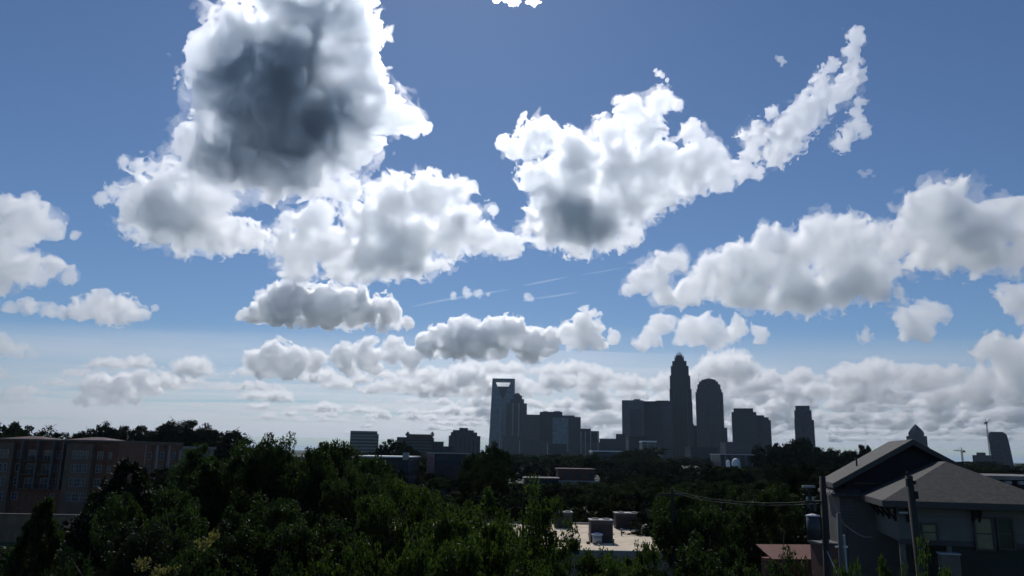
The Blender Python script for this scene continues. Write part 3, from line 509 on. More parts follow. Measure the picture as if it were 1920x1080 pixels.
def broadleaf(seed, clumps, per, size, limbs=9, low=.22, shape='round'):
    """unit tree: height 1, crown about 1 wide in x and y when scaled"""
    rg = np.random.default_rng(seed); mb = MB()
    bend = rg.normal(size=2)*.02
    mb.tube([(0, 0, 0), (bend[0]*.5, bend[1]*.5, .2), (bend[0], bend[1], .45), (bend[0]*2, bend[1]*2, .8)], [.026, .02, .014, .004], 8)
    cen = []; rad = []
    lobes = []
    for k in range(limbs):
        az = k*2.4+rg.uniform(-.4, .4); h0 = rg.uniform(.25, .55); l = rg.uniform(.26, .4); up = rg.uniform(.1, .42)
        p0 = np.array([bend[0], bend[1], h0]); p2 = np.array([math.cos(az)*l, math.sin(az)*l, h0+up]); p1 = (p0+p2)/2+np.array([0, 0, .05])
        mb.tube([p0, p1, p2], [.011, .007, .003], 5); lobes.append((p2, rg.uniform(.13, .2)))
        for q in range(3):
            e = p1+(p2-p1)*rg.random()+rg.normal(size=3)*.09; mb.tube([p1+(p2-p1)*.3, e], [.005, .002], 4)
    lobes += [(np.array([rg.normal()*.07, rg.normal()*.07, .84]), .15), (np.array([rg.normal()*.12, rg.normal()*.12, .7]), .2), (np.array([0, 0, .5]), .25)]
    w = np.array([r**2 for _, r in lobes]); w /= w.sum()
    for k in range(clumps):
        p, r = lobes[rg.choice(len(lobes), p=w)]
        d = rg.normal(size=3); d /= np.linalg.norm(d); q = p+d*r*rg.uniform(.55, 1.0)*np.array([1, 1, .85])
        q[2] = max(q[2], low+rg.random()*.1); cen.append(q); rad.append(rg.uniform(.03, .075))
    cen = np.array(cen); cen[:, :2] /= 1.0; top = max(c[2]+r*.8 for c, r in zip(cen, rad))
    cen[:, 2] *= 1/top; rad = np.array(rad)
    return mb, leaves_mesh('crown', cen, rad, per, size, rg)
def conifer(seed, tiers, per, size):
    rg = np.random.default_rng(seed); mb = MB().tube([(0, 0, 0), (0, 0, .5), (0, 0, .97)], [.02, .012, .002], 7); cen = []; rad = []
    for k in range(tiers):
        f = (k/tiers)**.85; z = .04+.93*f; R_ = .5*(1-f)**.8+.01
        n = max(3, int(16*(1-f)+3))
        for j in range(n):
            az = j*2*math.pi/n+rg.random()*.6; q = R_*rg.uniform(.55, 1.0)
            cen.append((math.cos(az)*q, math.sin(az)*q, z+rg.normal()*.012)); rad.append(.02+.06*(1-f)*rg.uniform(.7, 1.2))
            if j % 4 == 0: mb.tube([(0, 0, z-.02), cen[-1]], [.004, .001], 4)
    return mb, leaves_mesh('crown', np.array(cen), np.array(rad), per, size, rg, squash=1.2, droop=-.5, long=2.6)
def proto(kind, *a, **k):
    mb, crown = kind(*a, **k); me = bpy.data.meshes.new('trunk'); me.from_pydata(mb.v, [], mb.f); me.update(); me.materials.append(BARK)
    me.polygons.foreach_set('use_smooth', [True]*len(me.polygons))
    return me, crown
NEAR = [proto(broadleaf, 10+i, 330, 150, .0105, limbs=11, low=.12) for i in range(3)]
AIRY = [proto(broadleaf, 20+i, 260, 75, .0135, limbs=12, low=.1) for i in range(2)]
MID = [proto(broadleaf, 30+i, 230, 60, .022, limbs=12, low=.06) for i in range(5)]
ROUND = [proto(broadleaf, 60+i, 520, 45, .02, limbs=16, low=.05) for i in range(3)]
FAR = [proto(broadleaf, 40+i, 130, 34, .036, limbs=10, low=.05) for i in range(4)]
CON = [proto(conifer, 50+i, 46, 60, .013) for i in range(2)]
rnd = random.Random(5)
_leafed = {}
def place_tree(px, ytop, D, wpx, P, label, group, m=LEAF, name='broadleaf_tree', cat='tree', base=0.0):
    p = at_y(px, ytop, D); Hh = p.z-base
    w = wpx*D/FPX
    if Hh < 1: return
    t = thing(name, label, cat, (p.x, D, base), rnd.uniform(0, 6.28), group)
    if D > 72: m = MATTE.get(m.name, m)
    tm, cm = P
    key = (cm.name, m.name)
    if key not in _leafed:
        c2 = cm.copy(); c2.materials.clear(); c2.materials.append(m); _leafed[key] = c2
    for nm, me in (('trunk', tm), ('crown', _leafed[key])):
        o = bpy.data.objects.new(nm, me); C.objects.link(o); o.parent = t; o.scale = (w, w, Hh)
    return t
# keep-clear windows: (x0, x1, lowest y that must stay visible, only trees nearer than D)
CLEAR = [(-40, 128, 940, 165), (128, 215, 925, 165), (215, 345, 860, 165), (345, 420, 850, 165), (-40, 60, 1020, 118), (640, 712, 832, 880), (738, 905, 850, 900), (694, 768, 868, 205), (800, 858, 893, 225), (905, 1135, 851, 1900), (1135, 1290, 847, 1900), (1290, 1420, 852, 1900),
         (1352, 1400, 874, 590), (1358, 1388, 872, 410), (1046, 1116, 903, 255), (990, 1046, 905, 245), (1066, 1235, 1026, 66), (1035, 1250, 957, 95), (1500, 1920, 1090, 42), (1620, 1920, 890, 400), (1110, 1182, 852, 690)]
def cap(px, y, w, D):
    for a, b, yy, dm in CLEAR:
        if D < dm and px+w*.42 > a and px-w*.42 < b: y = max(y, yy)
    return y
GF = 'near broadleaf trees along the bottom of the view'; GM = 'trees in the wooded belt below the skyline'
SPEC = [
 # big trees behind the apartments
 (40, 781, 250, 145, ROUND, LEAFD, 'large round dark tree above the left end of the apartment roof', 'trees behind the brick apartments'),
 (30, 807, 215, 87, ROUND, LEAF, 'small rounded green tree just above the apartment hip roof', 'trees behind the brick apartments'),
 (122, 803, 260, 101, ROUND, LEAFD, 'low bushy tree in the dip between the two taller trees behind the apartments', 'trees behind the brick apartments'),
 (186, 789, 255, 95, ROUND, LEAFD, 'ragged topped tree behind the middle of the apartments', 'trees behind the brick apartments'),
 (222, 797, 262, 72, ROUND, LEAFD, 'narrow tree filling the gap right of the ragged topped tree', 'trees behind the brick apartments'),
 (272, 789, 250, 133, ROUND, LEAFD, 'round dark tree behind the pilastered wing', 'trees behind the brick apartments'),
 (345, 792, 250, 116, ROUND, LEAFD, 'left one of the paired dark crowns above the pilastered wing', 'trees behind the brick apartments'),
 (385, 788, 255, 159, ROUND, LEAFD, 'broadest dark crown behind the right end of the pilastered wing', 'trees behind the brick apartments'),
 # near mass at left
 (88, 926, 42, 260, CON, LEAF, 'dense cone shaped evergreen near the lower left corner', None),
 (242, 856, 52, 370, CON, LEAFD, 'tall pointed evergreen rising beside the big leafy trees', None),
 (268, 872, 54, 190, CON, LEAFD, 'shorter pointed evergreen tip right of the tallest one', None),
 (330, 905, 46, 260, NEAR, LEAF, 'leafy tree right of the pointed evergreens', GF),
 (372, 850, 58, 190, NEAR, LEAF, 'tree covering the end of the apartment wing', GF),
 (448, 822, 60, 240, NEAR, LEAF, 'left shoulder of the big leafy mass against the sky', GF),
 (530, 812, 62, 230, NEAR, LEAF, 'tall tree with a spiky top at the middle of the big leafy mass', GF),
 (592, 809, 60, 200, NEAR, LEAF, 'tall tree with a drooping top right of the spiky one', GF),
 (655, 822, 64, 210, NEAR, LEAF, 'right shoulder of the big leafy mass below the pale office box', GF),
 (715, 872, 56, 190, NEAR, LEAF, 'lower tree at the right end of the big leafy mass', GF),
 (440, 925, 40, 300, NEAR, LEAF, 'dark tree low in the middle of the left mass', GF),
 (560, 930, 42, 260, NEAR, LEAF, 'dark shaded tree below the spiky topped tree', GF),
 (210, 975, 36, 240, NEAR, LEAFD, 'dark tree at the foot of the tall pointed evergreen', GF),
 (620, 995, 31, 230, AIRY, LEAFY, 'fresh green small tree at the bottom left of centre', GF),
 (350, 1010, 30, 220, AIRY, LEAF, 'low tree with yellow tufts at the bottom left', GF),
 (480, 1030, 28, 200, AIRY, LEAF, 'bushy small tree at the bottom edge under the dark left mass', GF),
 (170, 1035, 28, 150, AIRY, LEAF, 'small bushy tree at the bottom edge beside the cone shaped evergreen', GF),
 # middle
 (737, 822, 330, 67, ROUND, LEAFD, 'dark tree between the pale office box and the turreted building', None),
 (762, 832, 320, 56, ROUND, LEAFD, 'small dark tree in front of the turreted building', None),
 (914, 825, 150, 100, ROUND, LEAF, 'round crowned dark tree at the foot of the pale glass tower', None),
 (905, 862, 110, 120, MID, LEAF, 'lower tree in front of the round crowned dark tree', None),
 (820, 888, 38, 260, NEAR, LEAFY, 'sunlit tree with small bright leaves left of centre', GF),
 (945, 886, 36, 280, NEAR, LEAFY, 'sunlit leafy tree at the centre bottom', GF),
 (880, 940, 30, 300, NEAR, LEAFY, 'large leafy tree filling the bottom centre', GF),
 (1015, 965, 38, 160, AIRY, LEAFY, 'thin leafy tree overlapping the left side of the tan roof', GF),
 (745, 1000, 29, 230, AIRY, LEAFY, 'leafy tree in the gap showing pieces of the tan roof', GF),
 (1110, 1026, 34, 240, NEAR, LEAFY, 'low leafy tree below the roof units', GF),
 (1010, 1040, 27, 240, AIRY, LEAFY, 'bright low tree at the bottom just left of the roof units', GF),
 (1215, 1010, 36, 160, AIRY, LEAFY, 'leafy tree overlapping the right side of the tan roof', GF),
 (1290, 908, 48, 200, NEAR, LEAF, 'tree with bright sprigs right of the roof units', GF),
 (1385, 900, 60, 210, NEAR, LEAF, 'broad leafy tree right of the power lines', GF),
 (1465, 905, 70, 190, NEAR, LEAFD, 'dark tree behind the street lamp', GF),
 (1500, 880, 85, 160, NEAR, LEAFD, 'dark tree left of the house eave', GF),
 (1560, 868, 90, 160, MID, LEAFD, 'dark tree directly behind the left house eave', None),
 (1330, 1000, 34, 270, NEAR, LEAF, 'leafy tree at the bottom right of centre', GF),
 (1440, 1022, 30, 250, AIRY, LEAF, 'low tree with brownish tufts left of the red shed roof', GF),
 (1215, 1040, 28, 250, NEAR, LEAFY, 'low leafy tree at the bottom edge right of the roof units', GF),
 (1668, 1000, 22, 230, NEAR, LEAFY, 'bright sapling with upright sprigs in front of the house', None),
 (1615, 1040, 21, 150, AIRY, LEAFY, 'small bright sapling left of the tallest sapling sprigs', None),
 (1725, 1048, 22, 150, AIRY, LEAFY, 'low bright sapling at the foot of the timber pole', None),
 # trees at the right of the skyline
 (1450, 824, 420, 92, ROUND, LEAFD, 'dark crown left of the slim lone tower', None),
 (1492, 819, 400, 61, ROUND, LEAFD, 'dark knobbly crown in front of the slim lone tower', None),
 (1530, 832, 390, 70, ROUND, LEAFD, 'small dark crown at the right foot of the slim lone tower', None),
 (1572, 838, 330, 98, ROUND, LEAFD, 'dark crown low on the horizon right of the slim tower', None),
 (1603, 832, 320, 56, ROUND, LEAFD, 'knobbly crown on the horizon touching the house roof', None),
 (1640, 840, 330, 84, ROUND, LEAFD, 'crown partly hidden behind the sloping house roof', None),
 (1828, 868, 380, 84, ROUND, LEAF, 'green crown just right of the house roof below the crane', None),
 (1905, 874, 420, 84, ROUND, LEAFD, 'dark crown at the right edge below the curved tower', None),
 (1195, 838, 520, 92, MID, LEAF, 'broad green crown below the reflecting tower', None),
 (1085, 848, 480, 70, ROUND, LEAF, 'green crown below the low columned block', None),
]
cnt = 0
for px, y, D, w, P, m, lb, gr in SPEC:
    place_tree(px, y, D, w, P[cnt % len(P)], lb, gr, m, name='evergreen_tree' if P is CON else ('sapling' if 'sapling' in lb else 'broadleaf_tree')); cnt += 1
def where(px):
    for a, lb in ((480, 'below the left apartment trees'), (700, 'behind the big left tree mass'), (900, 'below the turreted building'), (1010, 'below the cut-out glass tower'), (1150, 'below the gap between the two skyline clusters'), (1260, 'below the reflecting tower'), (1370, 'below the crowned and domed towers'), (1480, 'below the dark square tower'), (1640, 'below the slim lone tower'), (2100, 'right of the house roof')):
        if px < a: return lb
for D, step, hmin, hmax, P in ((75, 7.5, 7, 9.5, MID), (100, 8, 8, 10.5, MID), (135, 9, 8.5, 11.5, MID), (180, 10, 9, 12, MID), (240, 11, 9.5, 13, MID), (330, 13, 10, 13.5, FAR), (450, 15, 11, 14, FAR), (620, 19, 11.5, 14.5, FAR), (900, 26, 12, 15, FAR), (1300, 34, 12, 15.5, FAR)):
    x = -D*.66
    while x < D*.68:
        px = 960+FPX*x/D
        wm = step*rnd.uniform(1.15, 1.75); h = rnd.uniform(hmin, hmax); d2 = D*rnd.uniform(.93, 1.09)
        w = wm*FPX/d2; px = 960+FPX*(x+rnd.uniform(-.3, .3)*step)/d2
        y = cap(px, horizon(px)+(EYE-h)*FPX/d2, w, d2)
        near_roof = D < 100 and 660 < px < 1300
        behind_house = px > 1560 and D < 200
        if y < 1075 and not near_roof and not behind_house and not (px < 440 and 160 < d2 < 235) and not (px < 170 and 112 < d2 < 165) and px > 0 and px < 1940 and not (px < 640 and d2 > 400):
            tn = 'dark' if rnd.random() < .5 else 'mid green'
            place_tree(px, y, d2, w, P[rnd.randrange(len(P))], '%s tree crown, %s row, %s' % (tn, 'nearest' if D < 110 else 'middle' if D < 260 else 'far' if D < 700 else 'farthest', where(px)), GM, LEAFD if tn == 'dark' else LEAF)
        x += step*rnd.uniform(.8, 1.15)
# yellow flower tufts on two near trees
YEL = leaf_mat('yellow blossom', (.16, .14, .06), .4, .6)
rg = np.random.default_rng(9); cs = []
for px, y, D in ((268, 1058, 28.5), (325, 1066, 28), (398, 1008, 30), (385, 1022, 30), (300, 1075, 28)):
    for k in range(5): p = at_y(px+rg.normal()*7, y+rg.normal()*4, D); cs.append(tuple(p))
fl_me = leaves_mesh('blossom', np.array(cs), np.full(len(cs), .16), 26, .06, rg, squash=1.5, droop=-1); fl_me.materials.append(YEL)
fo = bpy.data.objects.new('blossom', fl_me); C.objects.link(fo)
for o in C.objects:
    if o.get('label', '').startswith('low tree with yellow tufts'):
        fo.parent = o; fo.matrix_parent_inverse = (Matrix.Translation(o.location) @ Matrix.Rotation(o.rotation_euler.z, 4, 'Z')).inverted()
# ---------------------------------------------------------------- clouds
_rng = np.random.default_rng(11)
_LAT = _rng.random((64, 64, 64)).astype(np.float32)
def vnoise(P, f, off=0):
    q = P*f + off
    i = np.floor(q).astype(np.int32); t = (q-i).astype(np.float32); t = t*t*(3-2*t)
    i0 = i & 63; i1 = (i+1) & 63
    x0, y0, z0 = i0[:, 0], i0[:, 1], i0[:, 2]; x1, y1, z1 = i1[:, 0], i1[:, 1], i1[:, 2]
    tx, ty, tz = t[:, 0], t[:, 1], t[:, 2]
    L = _LAT
    a = L[x0, y0, z0]*(1-tx)+L[x1, y0, z0]*tx; b = L[x0, y1, z0]*(1-tx)+L[x1, y1, z0]*tx
    c = L[x0, y0, z1]*(1-tx)+L[x1, y0, z1]*tx; d = L[x0, y1, z1]*(1-tx)+L[x1, y1, z1]*tx
    return ((a*(1-ty)+b*ty)*(1-tz) + (c*(1-ty)+d*ty)*tz)
def surface_net(F, org, step):
    nx, ny, nz = F.shape
    S = F < 0
    n = np.zeros((nx-1, ny-1, nz-1), np.float32); acc = np.zeros((nx-1, ny-1, nz-1, 3), np.float32)
    corners = [(i, j, k) for i in (0, 1) for j in (0, 1) for k in (0, 1)]
    def sub(A, c): return A[c[0]:nx-1+c[0], c[1]:ny-1+c[1], c[2]:nz-1+c[2]]
    for c in corners:
        for ax in range(3):
            if c[ax]: continue
            d = list(c); d[ax] = 1
            fa, fb = sub(F, c), sub(F, d)
            x = (fa < 0) != (fb < 0)
            t = np.where(x, fa/np.where(x, fa-fb, 1), 0)
            n += x
            for m in range(3):
                acc[..., m] += x*((c[m] + t) if m == ax else c[m])
    act = n > 0
    idx = -np.ones(act.shape, np.int64); idx[act] = np.arange(act.sum())
    ijk = np.argwhere(act)
    V = (ijk + acc[act]/n[act][:, None])*step + org
    quads = []
    for ax in range(3):
        o = [a for a in range(3) if a != ax]
        sl0 = [slice(None)]*3; sl1 = [slice(None)]*3
        sl0[ax] = slice(0, -1); sl1[ax] = slice(1, None)
        for a in o: sl0[a] = slice(1, -1); sl1[a] = slice(1, -1)
        A, B = S[tuple(sl0)], S[tuple(sl1)]
        e = np.argwhere(A != B); ins = A[tuple(e.T)]
        base = e.copy()
        for a in o: base[:, a] += 1
        def vid(da, db):
            q = base.copy(); q[:, o[0]] -= da; q[:, o[1]] -= db
            return idx[tuple(q.T)]
        q = np.stack([vid(1, 1), vid(0, 1), vid(0, 0), vid(1, 0)], 1)
        flip = ins if ax == 1 else ~ins
        q[~flip] = q[~flip][:, ::-1]
        quads.append(q)
    return V, np.concatenate(quads)
def make_cloud(puffs, dist, vox_px=2.5, depth=1.0, seed=0, amp=1.0, flat=None, name='cloud', mat=None, k=0.25, wisp=0.0, gain=.62, rough=.22):
    """puffs: (x, y, r) in photograph pixels, turned into metres at the cloud's own distance; real depth along the view"""
    P = np.array(puffs, float)
    cx, cy_ = P[:, 0].mean(), P[:, 1].mean()
    d0 = ray(cx, cy_); right = Vector((d0.y, -d0.x, 0)).normalized(); up = right.cross(d0)
    M = np.array([right, up, d0])               # rows: local axes
    s = dist/FPX                                # metres per pixel
    cen = np.array(d0)*dist + np.array((0, 0, EYE))
    rg = np.random.default_rng(seed)
    loc = []; rad = []
    for (x, y, r) in P:
        d = np.array(ray(x, y)); t = dist/(d @ np.array(d0)); p = d*t - np.array(d0)*dist
        q = M @ p; q[2] = rg.uniform(-.35, .35)*r*s*depth
        loc.append(q); rad.append(r*s)
    loc = np.array(loc); rad = np.array(rad)
    vox = vox_px*s; step = np.array([vox, vox, vox*1.4])
    mr = rad.max()
    ext = np.stack([rad, rad, rad*depth], 1)*1.45+3*vox
    lo = (loc-ext).min(0)-2*step; hi = (loc+ext).max(0)+2*step
    dims = np.ceil((hi-lo)/step).astype(int)+1
    F = np.full(dims, 1e9, np.float32)
    g = [lo[a]+np.arange(dims[a])*step[a] for a in range(3)]
    RR = np.full(dims, 0, np.float32); W = np.full(dims, 1e-9, np.float32)
    sc_d = 1/depth
    for q, r in zip(loc, rad):
        e = np.array([r, r, r*depth])*1.6+3*step
        i0 = np.maximum(((q-e-lo)/step).astype(int), 0); i1 = np.minimum(((q+e-lo)/step).astype(int)+2, dims)
        sl = tuple(slice(a, b) for a, b in zip(i0, i1))
        X, Y, Z = np.meshgrid(*(g[a][sl[a]]-q[a] for a in range(3)), indexing='ij', sparse=True)
        dd = np.sqrt(X*X+Y*Y+(Z*sc_d)**2)-r
        old = F[sl]; kk = k*r
        h = np.clip(.5+.5*(old-dd)/kk, 0, 1)
        F[sl] = np.where(old > 1e8, dd, old*(1-h)+dd*h-kk*h*(1-h))
        ww = np.exp(-np.clip(dd/r, -.5, 2)*5); RR[sl] += ww*r; W[sl] += ww
    if flat is not None:                        # condensation level: a nearly level base
        v0 = (M @ (np.array(ray(cx, flat))*dist/(np.array(ray(cx, flat)) @ np.array(d0))-np.array(d0)*dist))[1]
        u0 = math.tan(ROLL)
        pl = (v0-g[1][None, :, None]-u0*g[0][:, None, None])*.8+0*F
        kk = np.median(rad)*.35; h = np.clip(.5+.5*(pl-F)/kk, 0, 1); F = np.where(F > 1e8, F, F*(1-h)+pl*h+kk*h*(1-h)).astype(np.float32)
    RL = np.where(W > 1e-6, RR/W, mr*.3)
    band = (F < RL*1.3) & (F > -RL*1.3)
    I = np.argwhere(band)
    pos = (I*step+lo).astype(np.float32)
    rl = RL[band]
    # domain warp then billowed octaves sized from the puffs down to the grid
    base = np.median(rad)
    nz = np.zeros(len(pos), np.float32)
    f = 0.9/base; a = .55; o = seed*7.13
    wv = np.stack([vnoise(pos, 1.3/base, o+31*m) for m in range(3)], 1)-.5
    pw = pos+wv.astype(np.float32)*base*.7
    tot = 0
    lev = 0
    while 1/f > vox*1.15:
        v = vnoise(pw, f, o); o += 17.7
        b = 1-np.abs(2*v-1)*1.6              # billows: round bumps, sharp creases
        e = (v-.5)*2.2
        mixw = min(1, lev*rough)
        nz += a*(b*(1-mixw)+e*mixw); tot += a
        f *= 2.03; a *= gain; lev += 1
    F[band] += -(nz-nz.mean()-.06)*rl*amp*.62 + wisp*rl*.1
    F[0], F[-1], F[:, 0], F[:, -1], F[:, :, 0], F[:, :, -1] = (1e3,)*6
    F = np.minimum(F, 1e4)
    V, Q = surface_net(F, lo, step)
    V = V @ M + cen
    me = bpy.data.meshes.new(name)
    me.vertices.add(len(V)); me.vertices.foreach_set('co', V.astype(np.float32).ravel())
    me.loops.add(Q.size); me.loops.foreach_set('vertex_index', Q.ravel().astype(np.int32))
    me.polygons.add(len(Q)); me.polygons.foreach_set('loop_start', np.arange(0, Q.size, 4, dtype=np.int32))
    me.update(calc_edges=True)
    ob = bpy.data.objects.new(name, me); C.objects.link(ob)
    if mat: me.materials.append(mat)
    return ob
def cloud_mat(name, dens, g=0.6, col=(.985, .985, .985), broad=0.0):
    m = bpy.data.materials.new(name); m.use_nodes = True; t = m.node_tree; t.nodes.clear()
    o = t.nodes.new('ShaderNodeOutputMaterial'); v = t.nodes.new('ShaderNodeVolumeScatter')
    v.inputs['Color'].default_value = (*col, 1); v.inputs['Density'].default_value = dens; v.inputs['Anisotropy'].default_value = g
    if broad:                                   # droplets also scatter a little to the sides
        v2 = t.nodes.new('ShaderNodeVolumeScatter'); v2.inputs['Color'].default_value = (*col, 1); v2.inputs['Density'].default_value = dens*broad; v2.inputs['Anisotropy'].default_value = .25
        ad = t.nodes.new('ShaderNodeAddShader'); t.links.new(v.outputs[0], ad.inputs[0]); t.links.new(v2.outputs[0], ad.inputs[1]); t.links.new(ad.outputs[0], o.inputs['Volume'])
    else: t.links.new(v.outputs[0], o.inputs['Volume'])
    m.cycles.homogeneous_volume = True
    return m
def cloud_mat_h(name, dens, s, g=0.6, col=(.985,.985,.985), scale=30, lo=.38, hi=.56, rate=.15, floor=0.0):
    m = bpy.data.materials.new(name); m.use_nodes = True; t = m.node_tree; t.nodes.clear(); L=t.links
    o = t.nodes.new('ShaderNodeOutputMaterial'); v = t.nodes.new('ShaderNodeVolumeScatter')
    v.inputs['Color'].default_value = (*col, 1); v.inputs['Anisotropy'].default_value = g
    tc = t.nodes.new('ShaderNodeTexCoord')
    n = t.nodes.new('ShaderNodeTexNoise'); n.noise_dimensions='3D'
    n.inputs['Scale'].default_value = 1/(scale*s); n.inputs['Detail'].default_value = 5; n.inputs['Roughness'].default_value=.6
    L.new(tc.outputs['Object'], n.inputs['Vector'])
    r = t.nodes.new('ShaderNodeMapRange'); r.interpolation_type='SMOOTHSTEP'
    r.inputs['From Min'].default_value=lo; r.inputs['From Max'].default_value=hi; r.inputs['To Min'].default_value=dens*floor; r.inputs['To Max'].default_value=dens
    L.new(n.outputs[0], r.inputs['Value']); L.new(r.outputs[0], v.inputs['Density'])
    L.new(v.outputs[0], o.inputs['Volume'])
    m.cycles.volume_step_rate = rate
    return m
CL = {
 # name: (distance m, smallest noise feature px, outline puffs, dark core puffs, label)
 'big': (3300, 45, [(440,70,38),(400,100,42),(378,135,28),(470,100,70),(540,50,60),(545,-30,50),(620,-10,62),(635,70,60),(560,120,90),(480,180,85),(430,215,50),(660,140,45),(660,40,28),(640,200,72),(700,200,36),(735,215,30),(770,228,24),(794,237,13),(540,250,90),(450,280,75),(375,270,38),(390,310,36),(500,320,50),(570,320,46),(640,270,52),(685,270,28)],
   [(470,110,60),(540,60,55),(430,130,40),(520,180,80),(470,240,60),(540,260,62),(440,290,42),(560,130,55),(500,310,38)], 'largest cloud with a dark grey heart and bright rims at the upper left'),
 'c2': (4200, 36, [(235,300,11),(255,308,13),(285,313,10),(320,308,12),(268,372,34),(320,360,42),(370,385,42),(290,410,42),(350,425,42),(400,435,38),(440,440,28),(475,445,25),(415,385,22),(265,340,14),(190,372,10),(215,360,10),(330,335,22)],
   [(300,385,28),(335,400,32),(290,410,22),(370,420,20)], 'white cloud with a grey middle hanging below the largest cloud'),
 'c3': (4700, 36, [(530,460,30),(570,430,36),(600,410,28),(620,460,42),(560,490,35),(650,360,24),(615,350,16),(700,350,14),(740,380,46),(800,372,42),(850,370,32),(780,430,55),(850,430,44),(700,420,46),(680,480,42),(740,480,40),(790,490,28),(640,505,26),(830,492,10),(880,400,22),(900,445,28),(930,455,24),(958,460,20),(925,392,11),(885,355,9)],
   [(690,480,26),(735,465,34),(770,485,28),(720,495,22),(860,410,14),(730,420,12)], 'long white cloud with a dark slanting base between the largest cloud and the central one'),
 'c4': (4000, 38, [(945,268,13),(965,280,20),(1000,270,33),(1025,247,24),(1060,275,30),(1100,300,42),(1010,330,34),(1070,350,48),(1140,250,30),(1180,210,26),(1160,187,10),(1235,190,22),(1270,195,11),(1210,240,32),(1160,310,45),(1230,310,40),(1300,250,22),(1310,290,28),(1345,300,22),(1290,330,38),(1350,325,28),(1390,322,18),(1418,322,13),(1375,312,16),(1230,350,38),(1180,375,45),(1110,400,56),(1040,400,48),(1080,440,34),(1150,430,34),(990,430,18),(1183,440,18),(1025,438,26)],
   [(1050,390,36),(1090,415,40),(1130,430,26),(1020,370,20),(1070,300,20),(1040,440,18)], 'central towering white cloud with a dark lower belly'),
 'c5': (3500, 22, [(1603,70,13),(1596,98,11),(1600,150,17),(1560,125,11),(1585,165,20),(1558,165,20),(1530,200,23),(1500,225,23),(1470,250,25),(1450,212,11),(1420,260,23),(1410,285,15),(1455,283,22),(1490,270,15),(1612,190,9),(1606,210,8),(1540,145,10),(1599,122,11)], None, 'bright streak of cloud rising diagonally at the upper right'),
 'c5b': (3700, 16, [(1605,235,12),(1590,252,13),(1572,268,12),(1622,248,8),(1582,282,7)], None, 'small ragged cloud puff under the diagonal streak'),
 'c6': (5600, 34, [(1175,545,12),(1200,520,24),(1240,510,30),(1278,485,20),(1240,548,25),(1290,550,28),(1340,520,35),(1385,490,32),(1440,450,27),(1430,500,42),(1390,545,34),(1480,480,42),(1540,448,40),(1590,428,28),(1575,490,52),(1500,540,42),(1640,450,30),(1630,510,42),(1560,560,24),(1460,568,20),(1650,550,18),(1685,545,12)],
   [(1250,560,16),(1380,545,24),(1420,550,26),(1470,550,28),(1520,550,28),(1570,545,28),(1610,520,24),(1640,545,18),(1480,520,20),(1400,515,16),(1210,545,10)], 'wide cloud with a flat grey base right of centre'),
 'c7': (4700, 36, [(1740,350,18),(1770,370,34),(1810,362,22),(1735,400,38),(1790,410,42),(1850,420,36),(1900,412,34),(1950,430,50),(1700,440,30),(1760,460,40),(1830,470,34),(1720,488,18),(1900,480,26),(1680,465,20),(1745,333,9)],
   [(1790,400,26),(1820,440,28),(1850,470,22),(1780,370,16),(1880,440,18)], 'towering cloud with a grey middle at the right edge'),
 'c8': (5200, 30, [(10,400,24),(50,410,30),(90,420,20),(30,440,28),(110,438,11),(140,440,8),(0,470,30),(40,500,28),(100,500,18),(130,515,14),(75,518,14),(0,510,30),(-20,420,30)], [(20,405,12),(10,440,12)], 'white hooked cloud at the left edge'),
}
def cmat(name, dens, g=.68, s=0, feat=30, rate=.16, lo=.40, hi=.60, floor=.05, tint=(1.0, .957, .905), broad=0.0):
    if not s: return cloud_mat(name, dens, g, tint, broad)
    return cloud_mat_h(name, dens, s, g, tint, feat, lo, hi, rate, floor)
VOX = 1.6
def lobe(y, red):
    # forward peak of the droplets, narrower where the cloud stands close to the sun; density keeps the same reduced scattering
    g = float(np.interp(y, [200, 330, 480, 620, 750], [.935, .89, .84, .77, .73])); return g, red/(1-g)
DB = .6; AB = 1.5; FR = True
for i, (n, (d, feat, P, K, lb)) in enumerate(CL.items()):
    s = d/FPX; GB, TB = lobe(sum(p[1]*p[2] for p in P)/sum(p[2] for p in P), .0185 if i else .0135)
    P = [(x, y, r*(1.22 if n in ('c5', 'c5b') else 1.1)) for x, y, r in P]
    ragged = n in ('c5', 'c5b')
    o = make_cloud(P, d, VOX if i else 2.0, seed=i+1, mat=cmat('cloud vapour '+n, TB/s, g=GB, broad=0), name='cloud', depth=DB, k=.15, amp=AB*(1.25 if ragged else 1 if i else .8), rough=.7 if ragged else .3 if i else .2, gain=.72)
    tag(o, lb, 'cloud', kind='thing')
    if FR:
        c = make_cloud([(x, y, r*1.05) for x, y, r in P], d, VOX+.4, seed=i+90, mat=cmat('thin vapour '+n, .025/s, g=GB), name='fringe', depth=DB, k=.1, amp=1.35, rough=1, gain=.72)
        c.parent = o
    if K:
        c = make_cloud([(x, y, r*1.15) for x, y, r in K], d, 4.5, seed=i+40, mat=cmat('dense cloud vapour '+n, (.010 if i == 0 else .10)/s, g=.75, tint=(1.0, .9, .8)), name='core', amp=.8, depth=.7, rough=.1)
        c.parent = o
